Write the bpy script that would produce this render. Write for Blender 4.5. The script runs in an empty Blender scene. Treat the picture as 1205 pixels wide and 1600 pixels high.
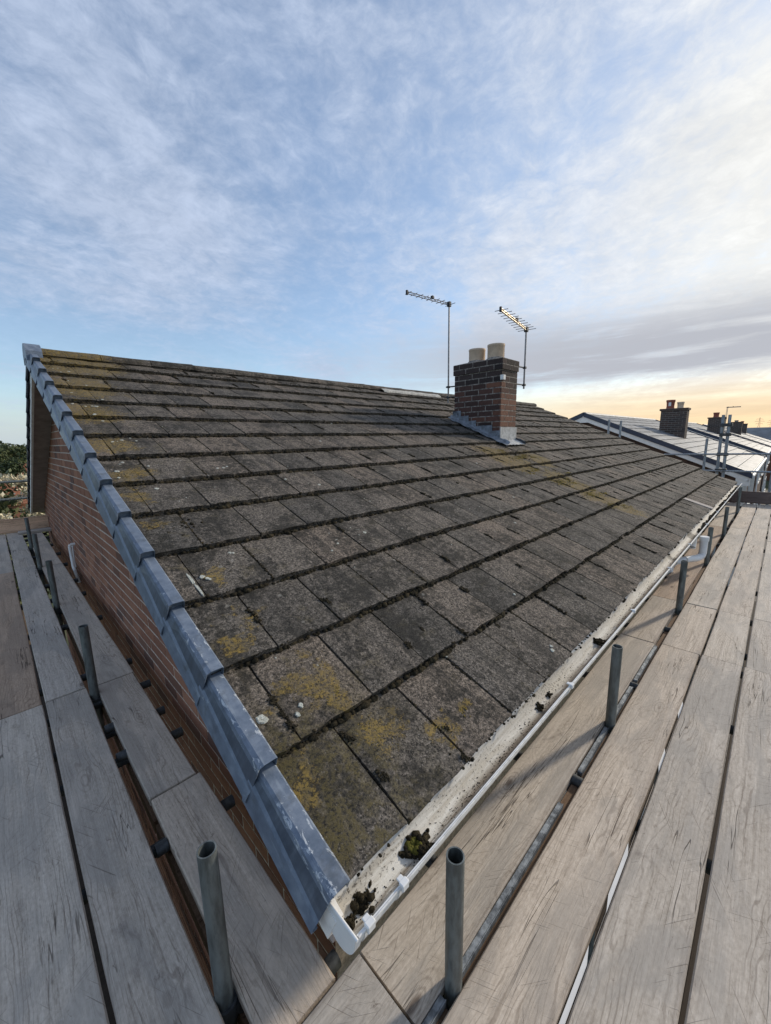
import bpy, math, random
import numpy as np
from mathutils import Vector, Matrix, Euler

R = math.radians
rnd = random.Random(11)
nrg = np.random.default_rng(5)
sc = bpy.context.scene
COL = sc.collection

# ------------------------------------------------------------------ camera
cam = bpy.data.cameras.new('camera')
cam.sensor_fit = 'HORIZONTAL'
cam.sensor_width = 36.0
cam.lens = 36.0 * 614.0 / 1205.0
cam.clip_start = 0.02
cam.clip_end = 6000
co = bpy.data.objects.new('camera', cam)
co.location = (-0.453, -0.588, 0.9974)
co.rotation_euler = (R(79.533), R(1.102), R(-45.057))
COL.objects.link(co)
sc.camera = co

# ------------------------------------------------------------------ light
SUN_AZ, SUN_EL = R(-15.0), R(24.0)
SUN = Vector((math.cos(SUN_EL) * math.cos(SUN_AZ), math.cos(SUN_EL) * math.sin(SUN_AZ), math.sin(SUN_EL)))
sl = bpy.data.lights.new('sun', 'SUN')
sl.energy = 2.8
sl.angle = R(3.5)
sl.color = (1.0, 0.90, 0.75)
so = bpy.data.objects.new('sun', sl)
so.rotation_euler = SUN.to_track_quat('Z', 'Y').to_euler()
COL.objects.link(so)

vs = sc.view_settings
vs.view_transform = 'Standard'
vs.look = 'None'
vs.exposure = 0.20
vs.gamma = 1.0
vs.use_curve_mapping = False


# ------------------------------------------------------------------ node helper
class NT:
    def __init__(self, tree):
        self.t = tree
        self.n = tree.nodes
        self.l = tree.links

    def node(self, typ, **kw):
        n = self.n.new(typ)
        for k, v in kw.items():
            setattr(n, k, v)
        return n

    def put(self, sock, v):
        if v is None:
            return
        if isinstance(v, bpy.types.NodeSocket):
            self.l.new(v, sock)
        else:
            if sock.type == 'RGBA' and not isinstance(v, (int, float)) and len(v) == 3:
                v = (*v, 1.0)
            sock.default_value = v

    def math(self, op, a, b=None, c=None, clamp=False):
        n = self.node('ShaderNodeMath', operation=op, use_clamp=clamp)
        for i, v in enumerate((a, b, c)):
            self.put(n.inputs[i], v)
        return n.outputs[0]

    def vmath(self, op, a, b=None, scale=None):
        n = self.node('ShaderNodeVectorMath', operation=op)
        self.put(n.inputs[0], a)
        if b is not None:
            self.put(n.inputs[1], b)
        if scale is not None:
            self.put(n.inputs['Scale'], scale)
        return n.outputs['Value'] if op in ('DOT_PRODUCT', 'LENGTH', 'DISTANCE') else n.outputs[0]

    def noise(self, vec, scale, detail=4, rough=0.55, dist=0.0, out=0):
        n = self.node('ShaderNodeTexNoise')
        self.put(n.inputs['Vector'], vec)
        self.put(n.inputs['Scale'], scale)
        n.inputs['Detail'].default_value = detail
        n.inputs['Roughness'].default_value = rough
        n.inputs['Distortion'].default_value = dist
        return n.outputs[out]

    def voro(self, vec, scale, feature='F1', out=0, rand=1.0):
        n = self.node('ShaderNodeTexVoronoi', feature=feature)
        self.put(n.inputs['Vector'], vec)
        self.put(n.inputs['Scale'], scale)
        n.inputs['Randomness'].default_value = rand
        return n.outputs[out]

    def ss(self, v, a, b, lo=0.0, hi=1.0, smooth=True):
        n = self.node('ShaderNodeMapRange', interpolation_type='SMOOTHSTEP' if smooth else 'LINEAR')
        self.put(n.inputs[0], v)
        self.put(n.inputs[1], a); self.put(n.inputs[2], b)
        self.put(n.inputs[3], lo); self.put(n.inputs[4], hi)
        return n.outputs[0]

    def mix(self, f, a, b, blend='MIX'):
        n = self.node('ShaderNodeMix', data_type='RGBA', blend_type=blend)
        n.clamp_factor = True
        self.put(n.inputs[0], f)
        self.put(n.inputs[6], a); self.put(n.inputs[7], b)
        return n.outputs[2]

    def ramp(self, f, stops):
        n = self.node('ShaderNodeValToRGB')
        el = n.color_ramp.elements
        while len(el) > 1:
            el.remove(el[-1])
        for i, (p, c) in enumerate(stops):
            e = el[0] if i == 0 else el.new(p)
            e.position = p
            e.color = (*c, 1)
        self.put(n.inputs[0], f)
        return n.outputs[0]

    def sep(self, v):
        n = self.node('ShaderNodeSeparateXYZ')
        self.put(n.inputs[0], v)
        return n.outputs

    def comb(self, x, y, z):
        n = self.node('ShaderNodeCombineXYZ')
        for i, v in enumerate((x, y, z)):
            self.put(n.inputs[i], v)
        return n.outputs[0]

    def bump(self, h, strength=0.5, dist=0.01, normal=None):
        n = self.node('ShaderNodeBump')
        n.inputs['Strength'].default_value = strength
        n.inputs['Distance'].default_value = dist
        self.put(n.inputs['Height'], h)
        if normal is not None:
            self.put(n.inputs['Normal'], normal)
        return n.outputs[0]


def new_mat(name):
    m = bpy.data.materials.new(name)
    m.use_nodes = True
    t = NT(m.node_tree)
    b = m.node_tree.nodes['Principled BSDF']
    return m, t, b


# ------------------------------------------------------------------ sky
world = bpy.data.worlds.new('World')
sc.world = world
world.use_nodes = True
w = NT(world.node_tree)
bg = world.node_tree.nodes['Background']
bg.inputs['Strength'].default_value = 0.10
sky = w.node('ShaderNodeTexSky', sky_type='NISHITA')
sky.sun_disc = False
sky.sun_elevation = SUN_EL
sky.sun_rotation = math.pi / 2 - SUN_AZ
sky.air_density = 1.0
sky.dust_density = 0.6
sky.ozone_density = 1.6
D = w.node('ShaderNodeTexCoord').outputs['Generated']
D = w.vmath('NORMALIZE', D)
dx, dy, dz = w.sep(D)
zc = w.math('MAXIMUM', dz, 0.0)
inv = w.math('DIVIDE', 1.0, w.math('ADD', zc, 0.16))
P = w.vmath('SCALE', w.comb(dx, dy, 0.0), scale=inv)
# streaks of cirrus run roughly from the sun side across the sky
ca, sa = math.cos(R(28)), math.sin(R(28))
px, py, _ = w.sep(P)
u_ = w.math('ADD', w.math('MULTIPLY', px, ca), w.math('MULTIPLY', py, sa))
v_ = w.math('SUBTRACT', w.math('MULTIPLY', py, ca), w.math('MULTIPLY', px, sa))
warp = w.noise(P, 1.1, 3, 0.5, out=1)
Pw = w.vmath('ADD', w.comb(w.math('MULTIPLY', u_, 0.62), w.math('MULTIPLY', v_, 1.75), 0.37), w.vmath('SCALE', warp, scale=0.35))
n1 = w.noise(Pw, 1.35, 12, 0.60, 0.15)
Pf = w.vmath('ADD', P, w.vmath('SCALE', w.noise(P, 2.3, 4, 0.55, out=1), scale=0.22))
n2 = w.noise(w.vmath('ADD', Pf, (3.1, 7.7, 0)), 5.5, 10, 0.64, 0.2)
n3 = w.noise(w.vmath('ADD', P, (9.1, 1.7, 0)), 0.75, 6, 0.5, 0.2)
sun2 = Vector((SUN.x, SUN.y, 0)).normalized()
cosaz = w.math('DIVIDE', w.math('ADD', w.math('MULTIPLY', dx, sun2.x), w.math('MULTIPLY', dy, sun2.y)),
               w.math('SQRT', w.math('ADD', w.math('ADD', w.math('MULTIPLY', dx, dx), w.math('MULTIPLY', dy, dy)), 1e-4)))
cs = w.vmath('DOT_PRODUCT', D, tuple(SUN))
toward = w.ss(cs, 0.45, 1.0)                      # thickening veil towards the sun
n4 = w.noise(w.vmath('ADD', Pf, (5.2, 2.4, 0)), 15.0, 8, 0.66, 0.15)
cov = w.math('ADD', w.math('MULTIPLY', n1, 0.58), w.math('MULTIPLY', n2, 0.32))
cov = w.math('ADD', cov, w.math('MULTIPLY', w.math('SUBTRACT', n4, 0.5), 0.40))
cov = w.math('ADD', cov, w.math('MULTIPLY', w.math('SUBTRACT', n3, 0.5), 0.55))
cov = w.math('ADD', cov, w.math('ADD', w.math('MULTIPLY', toward, 0.08), w.math('MULTIPLY', w.ss(cs, 0.80, 1.0), 0.05)))
lowclear = w.ss(dz, 0.05, 0.30, 0.13, 0.0)
lowclear = w.math('MULTIPLY', lowclear, w.math('SUBTRACT', 1.0, toward))
cov = w.math('SUBTRACT', cov, lowclear)
mask = w.ss(cov, 0.28, 0.68, 0.26, 0.95)
ccol = w.mix(toward, (4.3, 5.05, 6.5), (6.9, 7.1, 7.4))
ccol = w.mix(w.ss(cs, 0.84, 0.99, 0, 1), ccol, (7.7, 7.6, 7.2))
tex = w.math('ADD', 0.62, w.math('ADD', w.math('MULTIPLY', n2, 0.45), w.math('MULTIPLY', n4, 0.36)))
ccol = w.vmath('SCALE', ccol, scale=tex)
nsk = w.mix(1.0, sky.outputs[0], (1.40, 1.50, 1.56), 'MULTIPLY')
col = w.mix(mask, nsk, ccol)
col = w.mix(w.ss(dz, 0.11, 0.0, 0.0, 0.80), col, w.mix(w.ss(cosaz, 0.0, 0.8), (4.9, 5.7, 6.3), (7.0, 6.6, 5.9)))
# warm clear strip at the horizon under the cloud, on the sun's side
near_az = w.ss(cosaz, 0.45, 0.97)
bn = w.noise(w.comb(w.math('MULTIPLY', dx, 1.0), w.math('MULTIPLY', dy, 2.2), w.math('MULTIPLY', dz, 24.0)), 1.6, 8, 0.6, 0.3)
el = w.math('ADD', dz, w.math('MULTIPLY', w.math('SUBTRACT', bn, 0.5), 0.055))
warm = w.math('MULTIPLY', w.ss(el, 0.135, 0.055), near_az)
wcol = w.mix(w.ss(dz, 0.0, 0.10), (9.6, 6.9, 3.9), (9.2, 7.7, 5.6))
wcol = w.vmath('SCALE', wcol, scale=w.ss(bn, 0.3, 0.7, 0.86, 1.1))
col = w.mix(w.math('MULTIPLY', warm, 0.92), col, wcol)
# grey stratus bank above the strip
azs = w.ss(cosaz, 0.30, 0.80)
band = w.math('MULTIPLY', w.ss(el, 0.095, 0.135), w.ss(el, 0.29, 0.18))
band = w.math('MULTIPLY', band, w.math('MULTIPLY', azs, w.ss(bn, 0.30, 0.52, 0.55, 1.0)))
col = w.mix(w.math('MULTIPLY', band, 0.95), col, (4.3, 4.45, 4.95))
w.put(bg.inputs['Color'], col)


# ------------------------------------------------------------------ mesh helpers
class MB:
    def __init__(self):
        self.v = []; self.f = []; self.m = []; self.sm = []

    def add(self, vs, fs, mat=0, smooth=False, M=None):
        o = len(self.v)
        if M is not None:
            vs = [tuple(M @ Vector(p)) for p in vs]
        self.v += [tuple(p) for p in vs]
        self.f += [tuple(i + o for i in f) for f in fs]
        self.m += [mat] * len(fs)
        self.sm += [smooth] * len(fs)
        return self

    def box(self, lo, hi, mat=0, M=None):
        x0, y0, z0 = lo; x1, y1, z1 = hi
        vs = [(x0, y0, z0), (x1, y0, z0), (x1, y1, z0), (x0, y1, z0), (x0, y0, z1), (x1, y0, z1), (x1, y1, z1), (x0, y1, z1)]
        return self.add(vs, [(0, 3, 2, 1), (4, 5, 6, 7), (0, 1, 5, 4), (1, 2, 6, 5), (2, 3, 7, 6), (3, 0, 4, 7)], mat, False, M)

    def bbox(self, lo, hi, b=0.004, mat=0, M=None):
        """box with chamfered long edges on every side"""
        x0, y0, z0 = lo; x1, y1, z1 = hi
        vs = []; idx = {}
        for sx in (0, 1):
            for sy in (0, 1):
                for sz in (0, 1):
                    c = (x1 if sx else x0, y1 if sy else y0, z1 if sz else z0)
                    d = (-b if sx else b, -b if sy else b, -b if sz else b)
                    for a in range(3):
                        p = list(c)
                        for k in range(3):
                            if k != a:
                                p[k] += d[k]
                        idx[(sx, sy, sz, a)] = len(vs); vs.append(tuple(p))
        fs = []
        I = lambda s, a: idx[(*s, a)]
        for a in range(3):
            o = [k for k in range(3) if k != a]
            for s in (0, 1):
                q = []
                for (i, j) in ((0, 0), (1, 0), (1, 1), (0, 1)):
                    k = [0, 0, 0]; k[a] = s; k[o[0]] = i; k[o[1]] = j
                    q.append(I(k, a))
                flip = (s == 0) ^ (a == 1)
                fs.append(tuple(q[::-1]) if flip else tuple(q))
        for a in range(3):
            o = [k for k in range(3) if k != a]
            for i in (0, 1):
                for j in (0, 1):
                    k0 = [0, 0, 0]; k0[o[0]] = i; k0[o[1]] = j
                    k1 = list(k0); k1[a] = 1
                    fs.append((I(k0, o[0]), I(k1, o[0]), I(k1, o[1]), I(k0, o[1])))
        for s in [(a, b2, c) for a in (0, 1) for b2 in (0, 1) for c in (0, 1)]:
            fs.append((I(s, 0), I(s, 1), I(s, 2)))
        return self.add(vs, fs, mat, False, M)

    def tube(self, p0, p1, r, n=12, r1=None, cap=True, mat=0, smooth=True, hollow=0.0):
        p0 = Vector(p0); p1 = Vector(p1); r1 = r if r1 is None else r1
        d = (p1 - p0).normalized()
        a = d.orthogonal().normalized(); b = d.cross(a)
        ring = lambda c, rr: [tuple(c + (a * math.cos(2 * math.pi * i / n) + b * math.sin(2 * math.pi * i / n)) * rr) for i in range(n)]
        vs = ring(p0, r) + ring(p1, r1)
        fs = [(i, (i + 1) % n, n + (i + 1) % n, n + i) for i in range(n)]
        self.add(vs, fs, mat, smooth)
        if hollow:
            ri = r1 - hollow
            vs = ring(p1, r1) + ring(p1, ri) + ring(p1 - d * 0.12, ri)
            self.add(vs, [(i, (i + 1) % n, n + (i + 1) % n, n + i) for i in range(n)], mat, False)
            self.add(vs, [(n + i, n + (i + 1) % n, 2 * n + (i + 1) % n, 2 * n + i) for i in range(n)], mat, smooth)
            self.add(vs, [tuple(range(2 * n, 3 * n))], mat, False)
            self.add(ring(p0, r), [tuple(range(n))[::-1]], mat, False)
        elif cap:
            self.add(ring(p0, r), [tuple(range(n))[::-1]], mat, False)
            self.add(ring(p1, r1), [tuple(range(n))], mat, False)
        return self

    def path(self, pts, r, n=12, mat=0):
        for i in range(len(pts) - 1):
            self.tube(pts[i], pts[i + 1], r, n, mat=mat)
        return self

    def lathe(self, prof, c, n=20, mat=0, smooth=True):
        vs = []
        for (r, z) in prof:
            vs += [(c[0] + r * math.cos(2 * math.pi * i / n), c[1] + r * math.sin(2 * math.pi * i / n), c[2] + z) for i in range(n)]
        fs = []
        for k in range(len(prof) - 1):
            fs += [(k * n + i, k * n + (i + 1) % n, (k + 1) * n + (i + 1) % n, (k + 1) * n + i) for i in range(n)]
        return self.add(vs, fs, mat, smooth)

    def prism(self, poly, a, axis, lo, hi, mat=0):
        """extrude a 2D polygon (list of pairs in the two other axes) along an axis"""
        def P(p, t):
            q = [0, 0, 0]; o = [k for k in range(3) if k != axis]
            q[axis] = t; q[o[0]] = p[0]; q[o[1]] = p[1]
            return tuple(q)
        n = len(poly)
        vs = [P(p, lo) for p in poly] + [P(p, hi) for p in poly]
        fs = [tuple(range(n))[::-1], tuple(range(n, 2 * n))] + [(i, (i + 1) % n, n + (i + 1) % n, n + i) for i in range(n)]
        return self.add(vs, fs, mat)

    def mesh(self, name, mats):
        me = bpy.data.meshes.new(name)
        me.from_pydata(self.v, [], self.f)
        for m in (mats if isinstance(mats, (list, tuple)) else [mats]):
            me.materials.append(m)
        me.polygons.foreach_set('material_index', self.m)
        me.polygons.foreach_set('use_smooth', self.sm)
        me.update()
        return me


def link(name, me, parent=None, loc=(0, 0, 0), rot=(0, 0, 0), scale=(1, 1, 1), **props):
    o = bpy.data.objects.new(name, me)
    COL.objects.link(o)
    o.location = loc; o.rotation_euler = rot; o.scale = scale
    if parent is not None:
        o.parent = parent
    for k, v in props.items():
        o[k] = v
    return o


def build(name, mb, mats, parent=None, **props):
    return link(name, mb.mesh(name, mats), parent, **props)


def thing(name, label, cat, group=None, loc=(0, 0, 0)):
    o = link(name, None, None, loc)
    o['label'] = label; o['category'] = cat
    if group:
        o['group'] = group
    return o


def tag(o, label, cat, group=None):
    o['label'] = label; o['category'] = cat
    if group:
        o['group'] = group
    return o


def copy_tree(o, parent=None, off=None):
    c = o.copy()
    COL.objects.link(c)
    c.parent = parent
    if parent is None and off is not None:
        c.location = Vector(o.location) + Vector(off)
    for ch in list(o.children):
        copy_tree(ch, c)
    return c


def np_mesh(name, V, F, mats, smooth=False, midx=None):
    me = bpy.data.meshes.new(name)
    V = np.asarray(V, np.float32); F = np.asarray(F, np.int32)
    k = F.shape[1]
    me.vertices.add(len(V)); me.vertices.foreach_set('co', V.ravel())
    me.loops.add(F.size); me.loops.foreach_set('vertex_index', F.ravel())
    me.polygons.add(len(F)); me.polygons.foreach_set('loop_start', np.arange(0, F.size, k, dtype=np.int32))
    for m in (mats if isinstance(mats, (list, tuple)) else [mats]):
        me.materials.append(m)
    me.polygons.foreach_set('use_smooth', np.full(len(F), smooth))
    if midx is not None:
        me.polygons.foreach_set('material_index', np.asarray(midx, np.int32))
    me.update(calc_edges=True)
    return me


# ------------------------------------------------------------------ sizes
PIT = R(22.8125); CP, SP = math.cos(PIT), math.sin(PIT)
G, W, LEN = 0.345, 0.289, 10.42
NR = 14
RY, RZ = NR * G * CP, NR * G * SP                     # ridge
DECK = -0.40
GROUND = -5.4
WX, WY = 0.12, 0.26                                   # gable wall face, front wall face


def roof(x, s, h=0.0):
    return Vector((x, s * CP - h * SP, s * SP + h * CP))


# ------------------------------------------------------------------ materials
def rand_fac(t):
    a = t.node('ShaderNodeObjectInfo').outputs['Random']
    b = t.node('ShaderNodeNewGeometry').outputs['Random Per Island']
    return t.math('FRACT', t.math('ADD', a, b))


YEL = [(0.202, 0.502, 0.15), (0.167, 0.568, 0.09), (0.25, 0.42, 0.08), (0.296, 0.238, 0.09), (0.05, 0.267, 0.07),
       (0.177, 0.874, 0.05), (0.091, 0.773, 0.09), (0.178, 1.178, 0.06), (0.09, 1.651, 0.09),
       (0.07, 1.928, 0.10), (0.08, 2.164, 0.15), (0.10, 2.624, 0.20), (0.10, 3.217, 0.28), (0.15, 3.817, 0.40),
       (0.2, 4.55, 0.60), (4.038, 1.876, 0.46), (3.993, 2.134, 0.34), (4.711, 1.857, 0.34), (4.285, 1.263, 0.38),
       (4.271, 0.908, 0.34), (4.361, 0.615, 0.28), (0.623, 0.11, 0.04), (0.50, 0.132, 0.05)]


def mat_tile():
    m, t, b = new_mat('concrete_tile')
    pos = t.node('ShaderNodeNewGeometry').outputs['Position']
    r = rand_fac(t)
    x, y, z = t.sep(pos)
    big = t.noise(pos, 5.0, 6, 0.6)
    med = t.noise(pos, 34.0, 6, 0.65)
    gr = t.noise(pos, 88.0, 7, 0.80)
    sp = t.voro(pos, 85.0)
    base = t.ramp(gr, [(0.34, (0.014, 0.013, 0.012)), (0.44, (0.072, 0.066, 0.059)), (0.54, (0.178, 0.156, 0.134)), (0.68, (0.370, 0.330, 0.288))])
    pit = t.voro(pos, 120.0)
    base = t.mix(t.math('MULTIPLY', t.ss(pit, 0.42, 0.20), t.ss(t.noise(pos, 21.0, 4, 0.6), 0.36, 0.60, 0.25, 0.9)), base, (0.012, 0.011, 0.010))
    grit = t.node('ShaderNodeTexVoronoi'); t.put(grit.inputs['Vector'], pos); grit.inputs['Scale'].default_value = 165.0
    base = t.mix(t.math('MULTIPLY', t.math('GREATER_THAN', t.sep(grit.outputs['Color'])[2], 0.80), t.ss(grit.outputs['Distance'], 0.45, 0.25, 0.0, 0.55)), base, (0.40, 0.36, 0.32))
    tint = t.ramp(r, [(0.0, (0.58, 0.60, 0.62)), (0.3, (0.95, 0.93, 0.91)), (0.6, (1.12, 1.03, 0.96)), (0.8, (0.88, 0.88, 0.88)), (1.0, (0.70, 0.69, 0.68))])
    c = t.mix(1.0, base, tint, 'MULTIPLY')
    dark = t.math('MULTIPLY', t.ss(t.math('ADD', t.math('MULTIPLY', big, 0.6), t.math('MULTIPLY', med, 0.55)), 0.53, 0.68), 0.80)
    c = t.mix(dark, c, (0.020, 0.019, 0.016))
    # rain-washed dark runs down the slope
    oc = t.node('ShaderNodeTexCoord').outputs['Object']
    run = t.noise(t.vmath('ADD', t.vmath('MULTIPLY', pos, (16.0, 2.2, 4.0)), t.vmath('SCALE', t.comb(r, r, r), scale=7.0)), 1.0, 6, 0.62, 0.4)
    c = t.mix(t.ss(run, 0.50, 0.66, 0, 0.6), c, (0.030, 0.028, 0.025))
    # black algae specks in the pores
    c = t.mix(t.math('MULTIPLY', t.ss(sp, 0.36, 0.16), t.ss(med, 0.44, 0.58)), c, (0.012, 0.011, 0.009))
    # olive moss film
    ol = t.math('MULTIPLY', t.ss(t.noise(pos, 9.0, 5, 0.6), 0.55, 0.75), t.ss(gr, 0.42, 0.6))
    ol = t.math('MULTIPLY', t.math('MAXIMUM', ol, t.math('MULTIPLY', t.math('MULTIPLY', t.ss(x, 0.55, 0.12), t.ss(y, 0.55, 0.25)), t.math('MULTIPLY', t.ss(t.noise(pos, 14.0, 6, 0.65), 0.40, 0.60), t.ss(gr, 0.40, 0.55)))), t.ss(x, 0.75, 0.05, 0.35, 0.95))
    c = t.mix(ol, c, (0.105, 0.085, 0.035))
    # yellow lichen in patches that really sit at these places
    flat = t.vmath('ADD', t.comb(x, y, 0.0), t.vmath('MULTIPLY', t.vmath('SUBTRACT', t.noise(pos, 7.0, 6, 0.65, out=1), (0.5, 0.5, 0.5)), (0.42, 0.42, 0.0)))
    mm = None
    for (px_, s_, r_) in YEL:
        d = t.vmath('DISTANCE', flat, (px_, s_ * CP, 0.0))
        v = t.ss(d, r_ * 1.6, 0.0)
        mm = v if mm is None else t.math('MAXIMUM', mm, v)
    ln = t.math('ADD', t.math('MULTIPLY', t.noise(pos, 46.0, 7, 0.7), 0.62), t.math('MULTIPLY', mm, 0.49))
    lm_ = t.ss(ln, 0.565, 0.67)
    lc = t.mix(t.ss(med, 0.4, 0.62), (0.155, 0.116, 0.048), (0.305, 0.208, 0.052))
    c = t.mix(t.math('MULTIPLY', t.math('MULTIPLY', lm_, t.ss(gr, 0.42, 0.57, 0.05, 1.0)), 0.82), c, lc)
    c = t.mix(t.math('MULTIPLY', t.math('MULTIPLY', mm, 0.16), t.ss(gr, 0.4, 0.6)), c, (0.12, 0.09, 0.04))
    # small pale crustose spots
    wv = t.node('ShaderNodeTexVoronoi'); t.put(wv.inputs['Vector'], t.vmath('ADD', pos, t.vmath('SCALE', t.noise(pos, 60, 3, out=1), scale=0.012)))
    wv.inputs['Scale'].default_value = 14.0
    pick = t.math('GREATER_THAN', t.sep(wv.outputs['Color'])[0], 0.80)
    wm = t.math('MULTIPLY', t.math('MULTIPLY', pick, t.ss(wv.outputs['Distance'], 0.16, 0.08)), t.ss(gr, 0.40, 0.52))
    c = t.mix(t.math('MULTIPLY', wm, 0.55), c, (0.30, 0.29, 0.26))
    t.put(b.inputs['Base Color'], c)
    b.inputs['Roughness'].default_value = 0.93
    b.inputs['Specular IOR Level'].default_value = 0.25
    hgt = t.math('ADD', t.math('MULTIPLY', gr, 0.7), t.math('ADD', t.math('MULTIPLY', med, 0.6), t.math('MULTIPLY', lm_, 0.15)))
    t.put(b.inputs['Normal'], t.bump(hgt, 1.0, 0.008))
    return m


def mat_moss():
    m, t, b = new_mat('moss')
    pos = t.node('ShaderNodeNewGeometry').outputs['Position']
    r = rand_fac(t)
    n = t.noise(pos, 120.0, 4, 0.7)
    c = t.ramp(t.math('ADD', t.math('MULTIPLY', n, 0.8), t.math('MULTIPLY', r, 0.25)),
               [(0.30, (0.012, 0.011, 0.008)), (0.50, (0.030, 0.026, 0.018)), (0.66, (0.055, 0.045, 0.028)), (0.85, (0.115, 0.098, 0.060))])
    t.put(b.inputs['Base Color'], c)
    b.inputs['Roughness'].default_value = 1.0
    b.inputs['Specular IOR Level'].default_value = 0.1
    t.put(b.inputs['Normal'], t.bump(n, 1.0, 0.01))
    return m


def mat_lichen():
    m, t, b = new_mat('pale_lichen')
    pos = t.node('ShaderNodeNewGeometry').outputs['Position']
    n = t.noise(pos, 160.0, 4, 0.7)
    t.put(b.inputs['Base Color'], t.ramp(n, [(0.35, (0.22, 0.22, 0.18)), (0.55, (0.46, 0.47, 0.42)), (0.7, (0.62, 0.63, 0.58))]))
    b.inputs['Roughness'].default_value = 0.95
    t.put(b.inputs['Normal'], t.bump(n, 0.8, 0.004))
    return m


def mat_wood(name='weathered_board', tone=(1.0, 1.0, 1.0), dark=1.0, edge=False):
    m, t, b = new_mat(name)
    oc = t.node('ShaderNodeTexCoord').outputs['Object']
    oi = t.node('ShaderNodeObjectInfo').outputs['Random']
    off = t.comb(t.math('MULTIPLY', oi, 37.0), t.math('MULTIPLY', oi, 91.0), t.math('MULTIPLY', oi, 13.0))
    p = t.vmath('ADD', oc, off)
    sx = lambda a, b_, c_: t.vmath('MULTIPLY', p, (a, b_, c_))
    warpv = t.vmath('SCALE', t.vmath('SUBTRACT', t.noise(sx(1.1, 5, 5), 1.0, 3, 0.5, out=1), (0.5, 0.5, 0.5)), scale=0.030)
    q = t.vmath('ADD', p, t.vmath('MULTIPLY', warpv, (0.0, 1.0, 1.0)))
    gx = lambda a, b_, c_: t.vmath('MULTIPLY', q, (a, b_, c_))
    g1 = t.noise(gx(1.5, 60, 60), 1.0, 7, 0.62, 0.15)
    g2 = t.noise(gx(9.0, 190, 190), 1.0, 5, 0.7)
    # growth rings cut lengthwise
    wv = t.node('ShaderNodeTexWave', wave_type='BANDS', bands_direction='Y', wave_profile='SIN')
    t.put(wv.inputs['Vector'], t.vmath('ADD', gx(0.9, 1, 1), t.vmath('SCALE', t.vmath('MULTIPLY', t.noise(sx(1.3, 7, 7), 1.0, 3, 0.5, out=1), (0, 1, 0)), scale=0.22)))
    wv.inputs['Scale'].default_value = 22.0
    wv.inputs['Distortion'].default_value = 1.2
    wv.inputs['Detail'].default_value = 3.0
    wv.inputs['Detail Scale'].default_value = 1.4
    ring = wv.outputs['Fac']
    blot = t.noise(sx(1.7, 5.5, 5.5), 1.0, 6, 0.62, 0.6)
    spk = t.noise(sx(60, 110, 110), 1.0, 4, 0.7)
    mixv = t.math('ADD', t.math('MULTIPLY', g1, 0.42), t.math('ADD', t.math('MULTIPLY', g2, 0.16), t.math('MULTIPLY', spk, 0.42)))
    mixv = t.ss(mixv, 0.33, 0.66, smooth=False)
    c = t.ramp(mixv, [(0.02, (0.300, 0.258, 0.215)), (0.34, (0.445, 0.395, 0.338)), (0.62, (0.540, 0.485, 0.420)), (0.95, (0.645, 0.592, 0.525))])
    # thin dark late-wood lines that arc round the heart of the log
    line = t.math('MULTIPLY', t.ss(ring, 0.80, 0.97), t.ss(t.noise(gx(2.5, 16, 16), 1.0, 4, 0.6), 0.40, 0.60))
    c = t.mix(t.math('MULTIPLY', line, 0.42), c, (0.150, 0.115, 0.090))
    pore = t.math('MULTIPLY', t.ss(t.noise(gx(22.0, 260, 260), 1.0, 3, 0.6), 0.60, 0.67), t.ss(t.noise(sx(2.0, 10, 10), 1.0, 3), 0.45, 0.6))
    c = t.mix(t.math('MULTIPLY', pore, 0.5), c, (0.105, 0.080, 0.064))
    # grey weathering and darker damp blotches
    c = t.mix(t.ss(blot, 0.44, 0.60, 0.0, 0.62), c, (0.350, 0.328, 0.300))
    c = t.mix(t.ss(t.noise(sx(2.2, 7, 7), 1.0, 5, 0.6, 0.5), 0.54, 0.68, 0.0, 0.5), c, (0.60, 0.545, 0.48))
    c = t.mix(t.ss(t.noise(sx(3.1, 9, 9), 1.0, 7, 0.7, 0.8), 0.58, 0.74, 0.0, 0.55), c, (0.165, 0.142, 0.128))
    # footprints, scuffs: small dark marks
    c = t.mix(t.math('MULTIPLY', t.ss(t.noise(sx(26, 34, 34), 1.0, 5, 0.75, 0.8), 0.63, 0.72), 0.6), c, (0.095, 0.072, 0.058))
    # knots
    kv = t.node('ShaderNodeTexVoronoi'); t.put(kv.inputs['Vector'], sx(2.3, 6.5, 0.0)); kv.inputs['Scale'].default_value = 1.0
    kd = kv.outputs['Distance']
    kp = t.math('GREATER_THAN', t.sep(kv.outputs['Color'])[1], 0.55)
    kr = t.math('MULTIPLY', kp, t.ss(kd, 0.10, 0.045))
    c = t.mix(t.math('MULTIPLY', kr, 0.65), c, (0.085, 0.055, 0.038))
    krg = t.math('MULTIPLY', t.math('MULTIPLY', kp, t.ss(kd, 0.34, 0.10)), t.ss(t.math('SINE', t.math('MULTIPLY', t.math('ADD', kd, t.math('MULTIPLY', g1, 0.05)), 110.0)), 0.2, 0.9))
    c = t.mix(t.math('MULTIPLY', krg, 0.30), c, (0.120, 0.090, 0.070))
    # drying cracks along the grain
    cr = t.math('ABSOLUTE', t.math('SUBTRACT', t.noise(gx(0.9, 24, 24), 1.0, 3, 0.5, 0.2), 0.5))
    crm = t.math('MULTIPLY', t.ss(cr, 0.010, 0.003), t.ss(t.noise(sx(1.6, 8, 8), 1.0, 2), 0.52, 0.62))
    c = t.mix(t.math('MULTIPLY', crm, 0.70), c, (0.035, 0.026, 0.020))
    # scratches at odd angles
    scr = None
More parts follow.
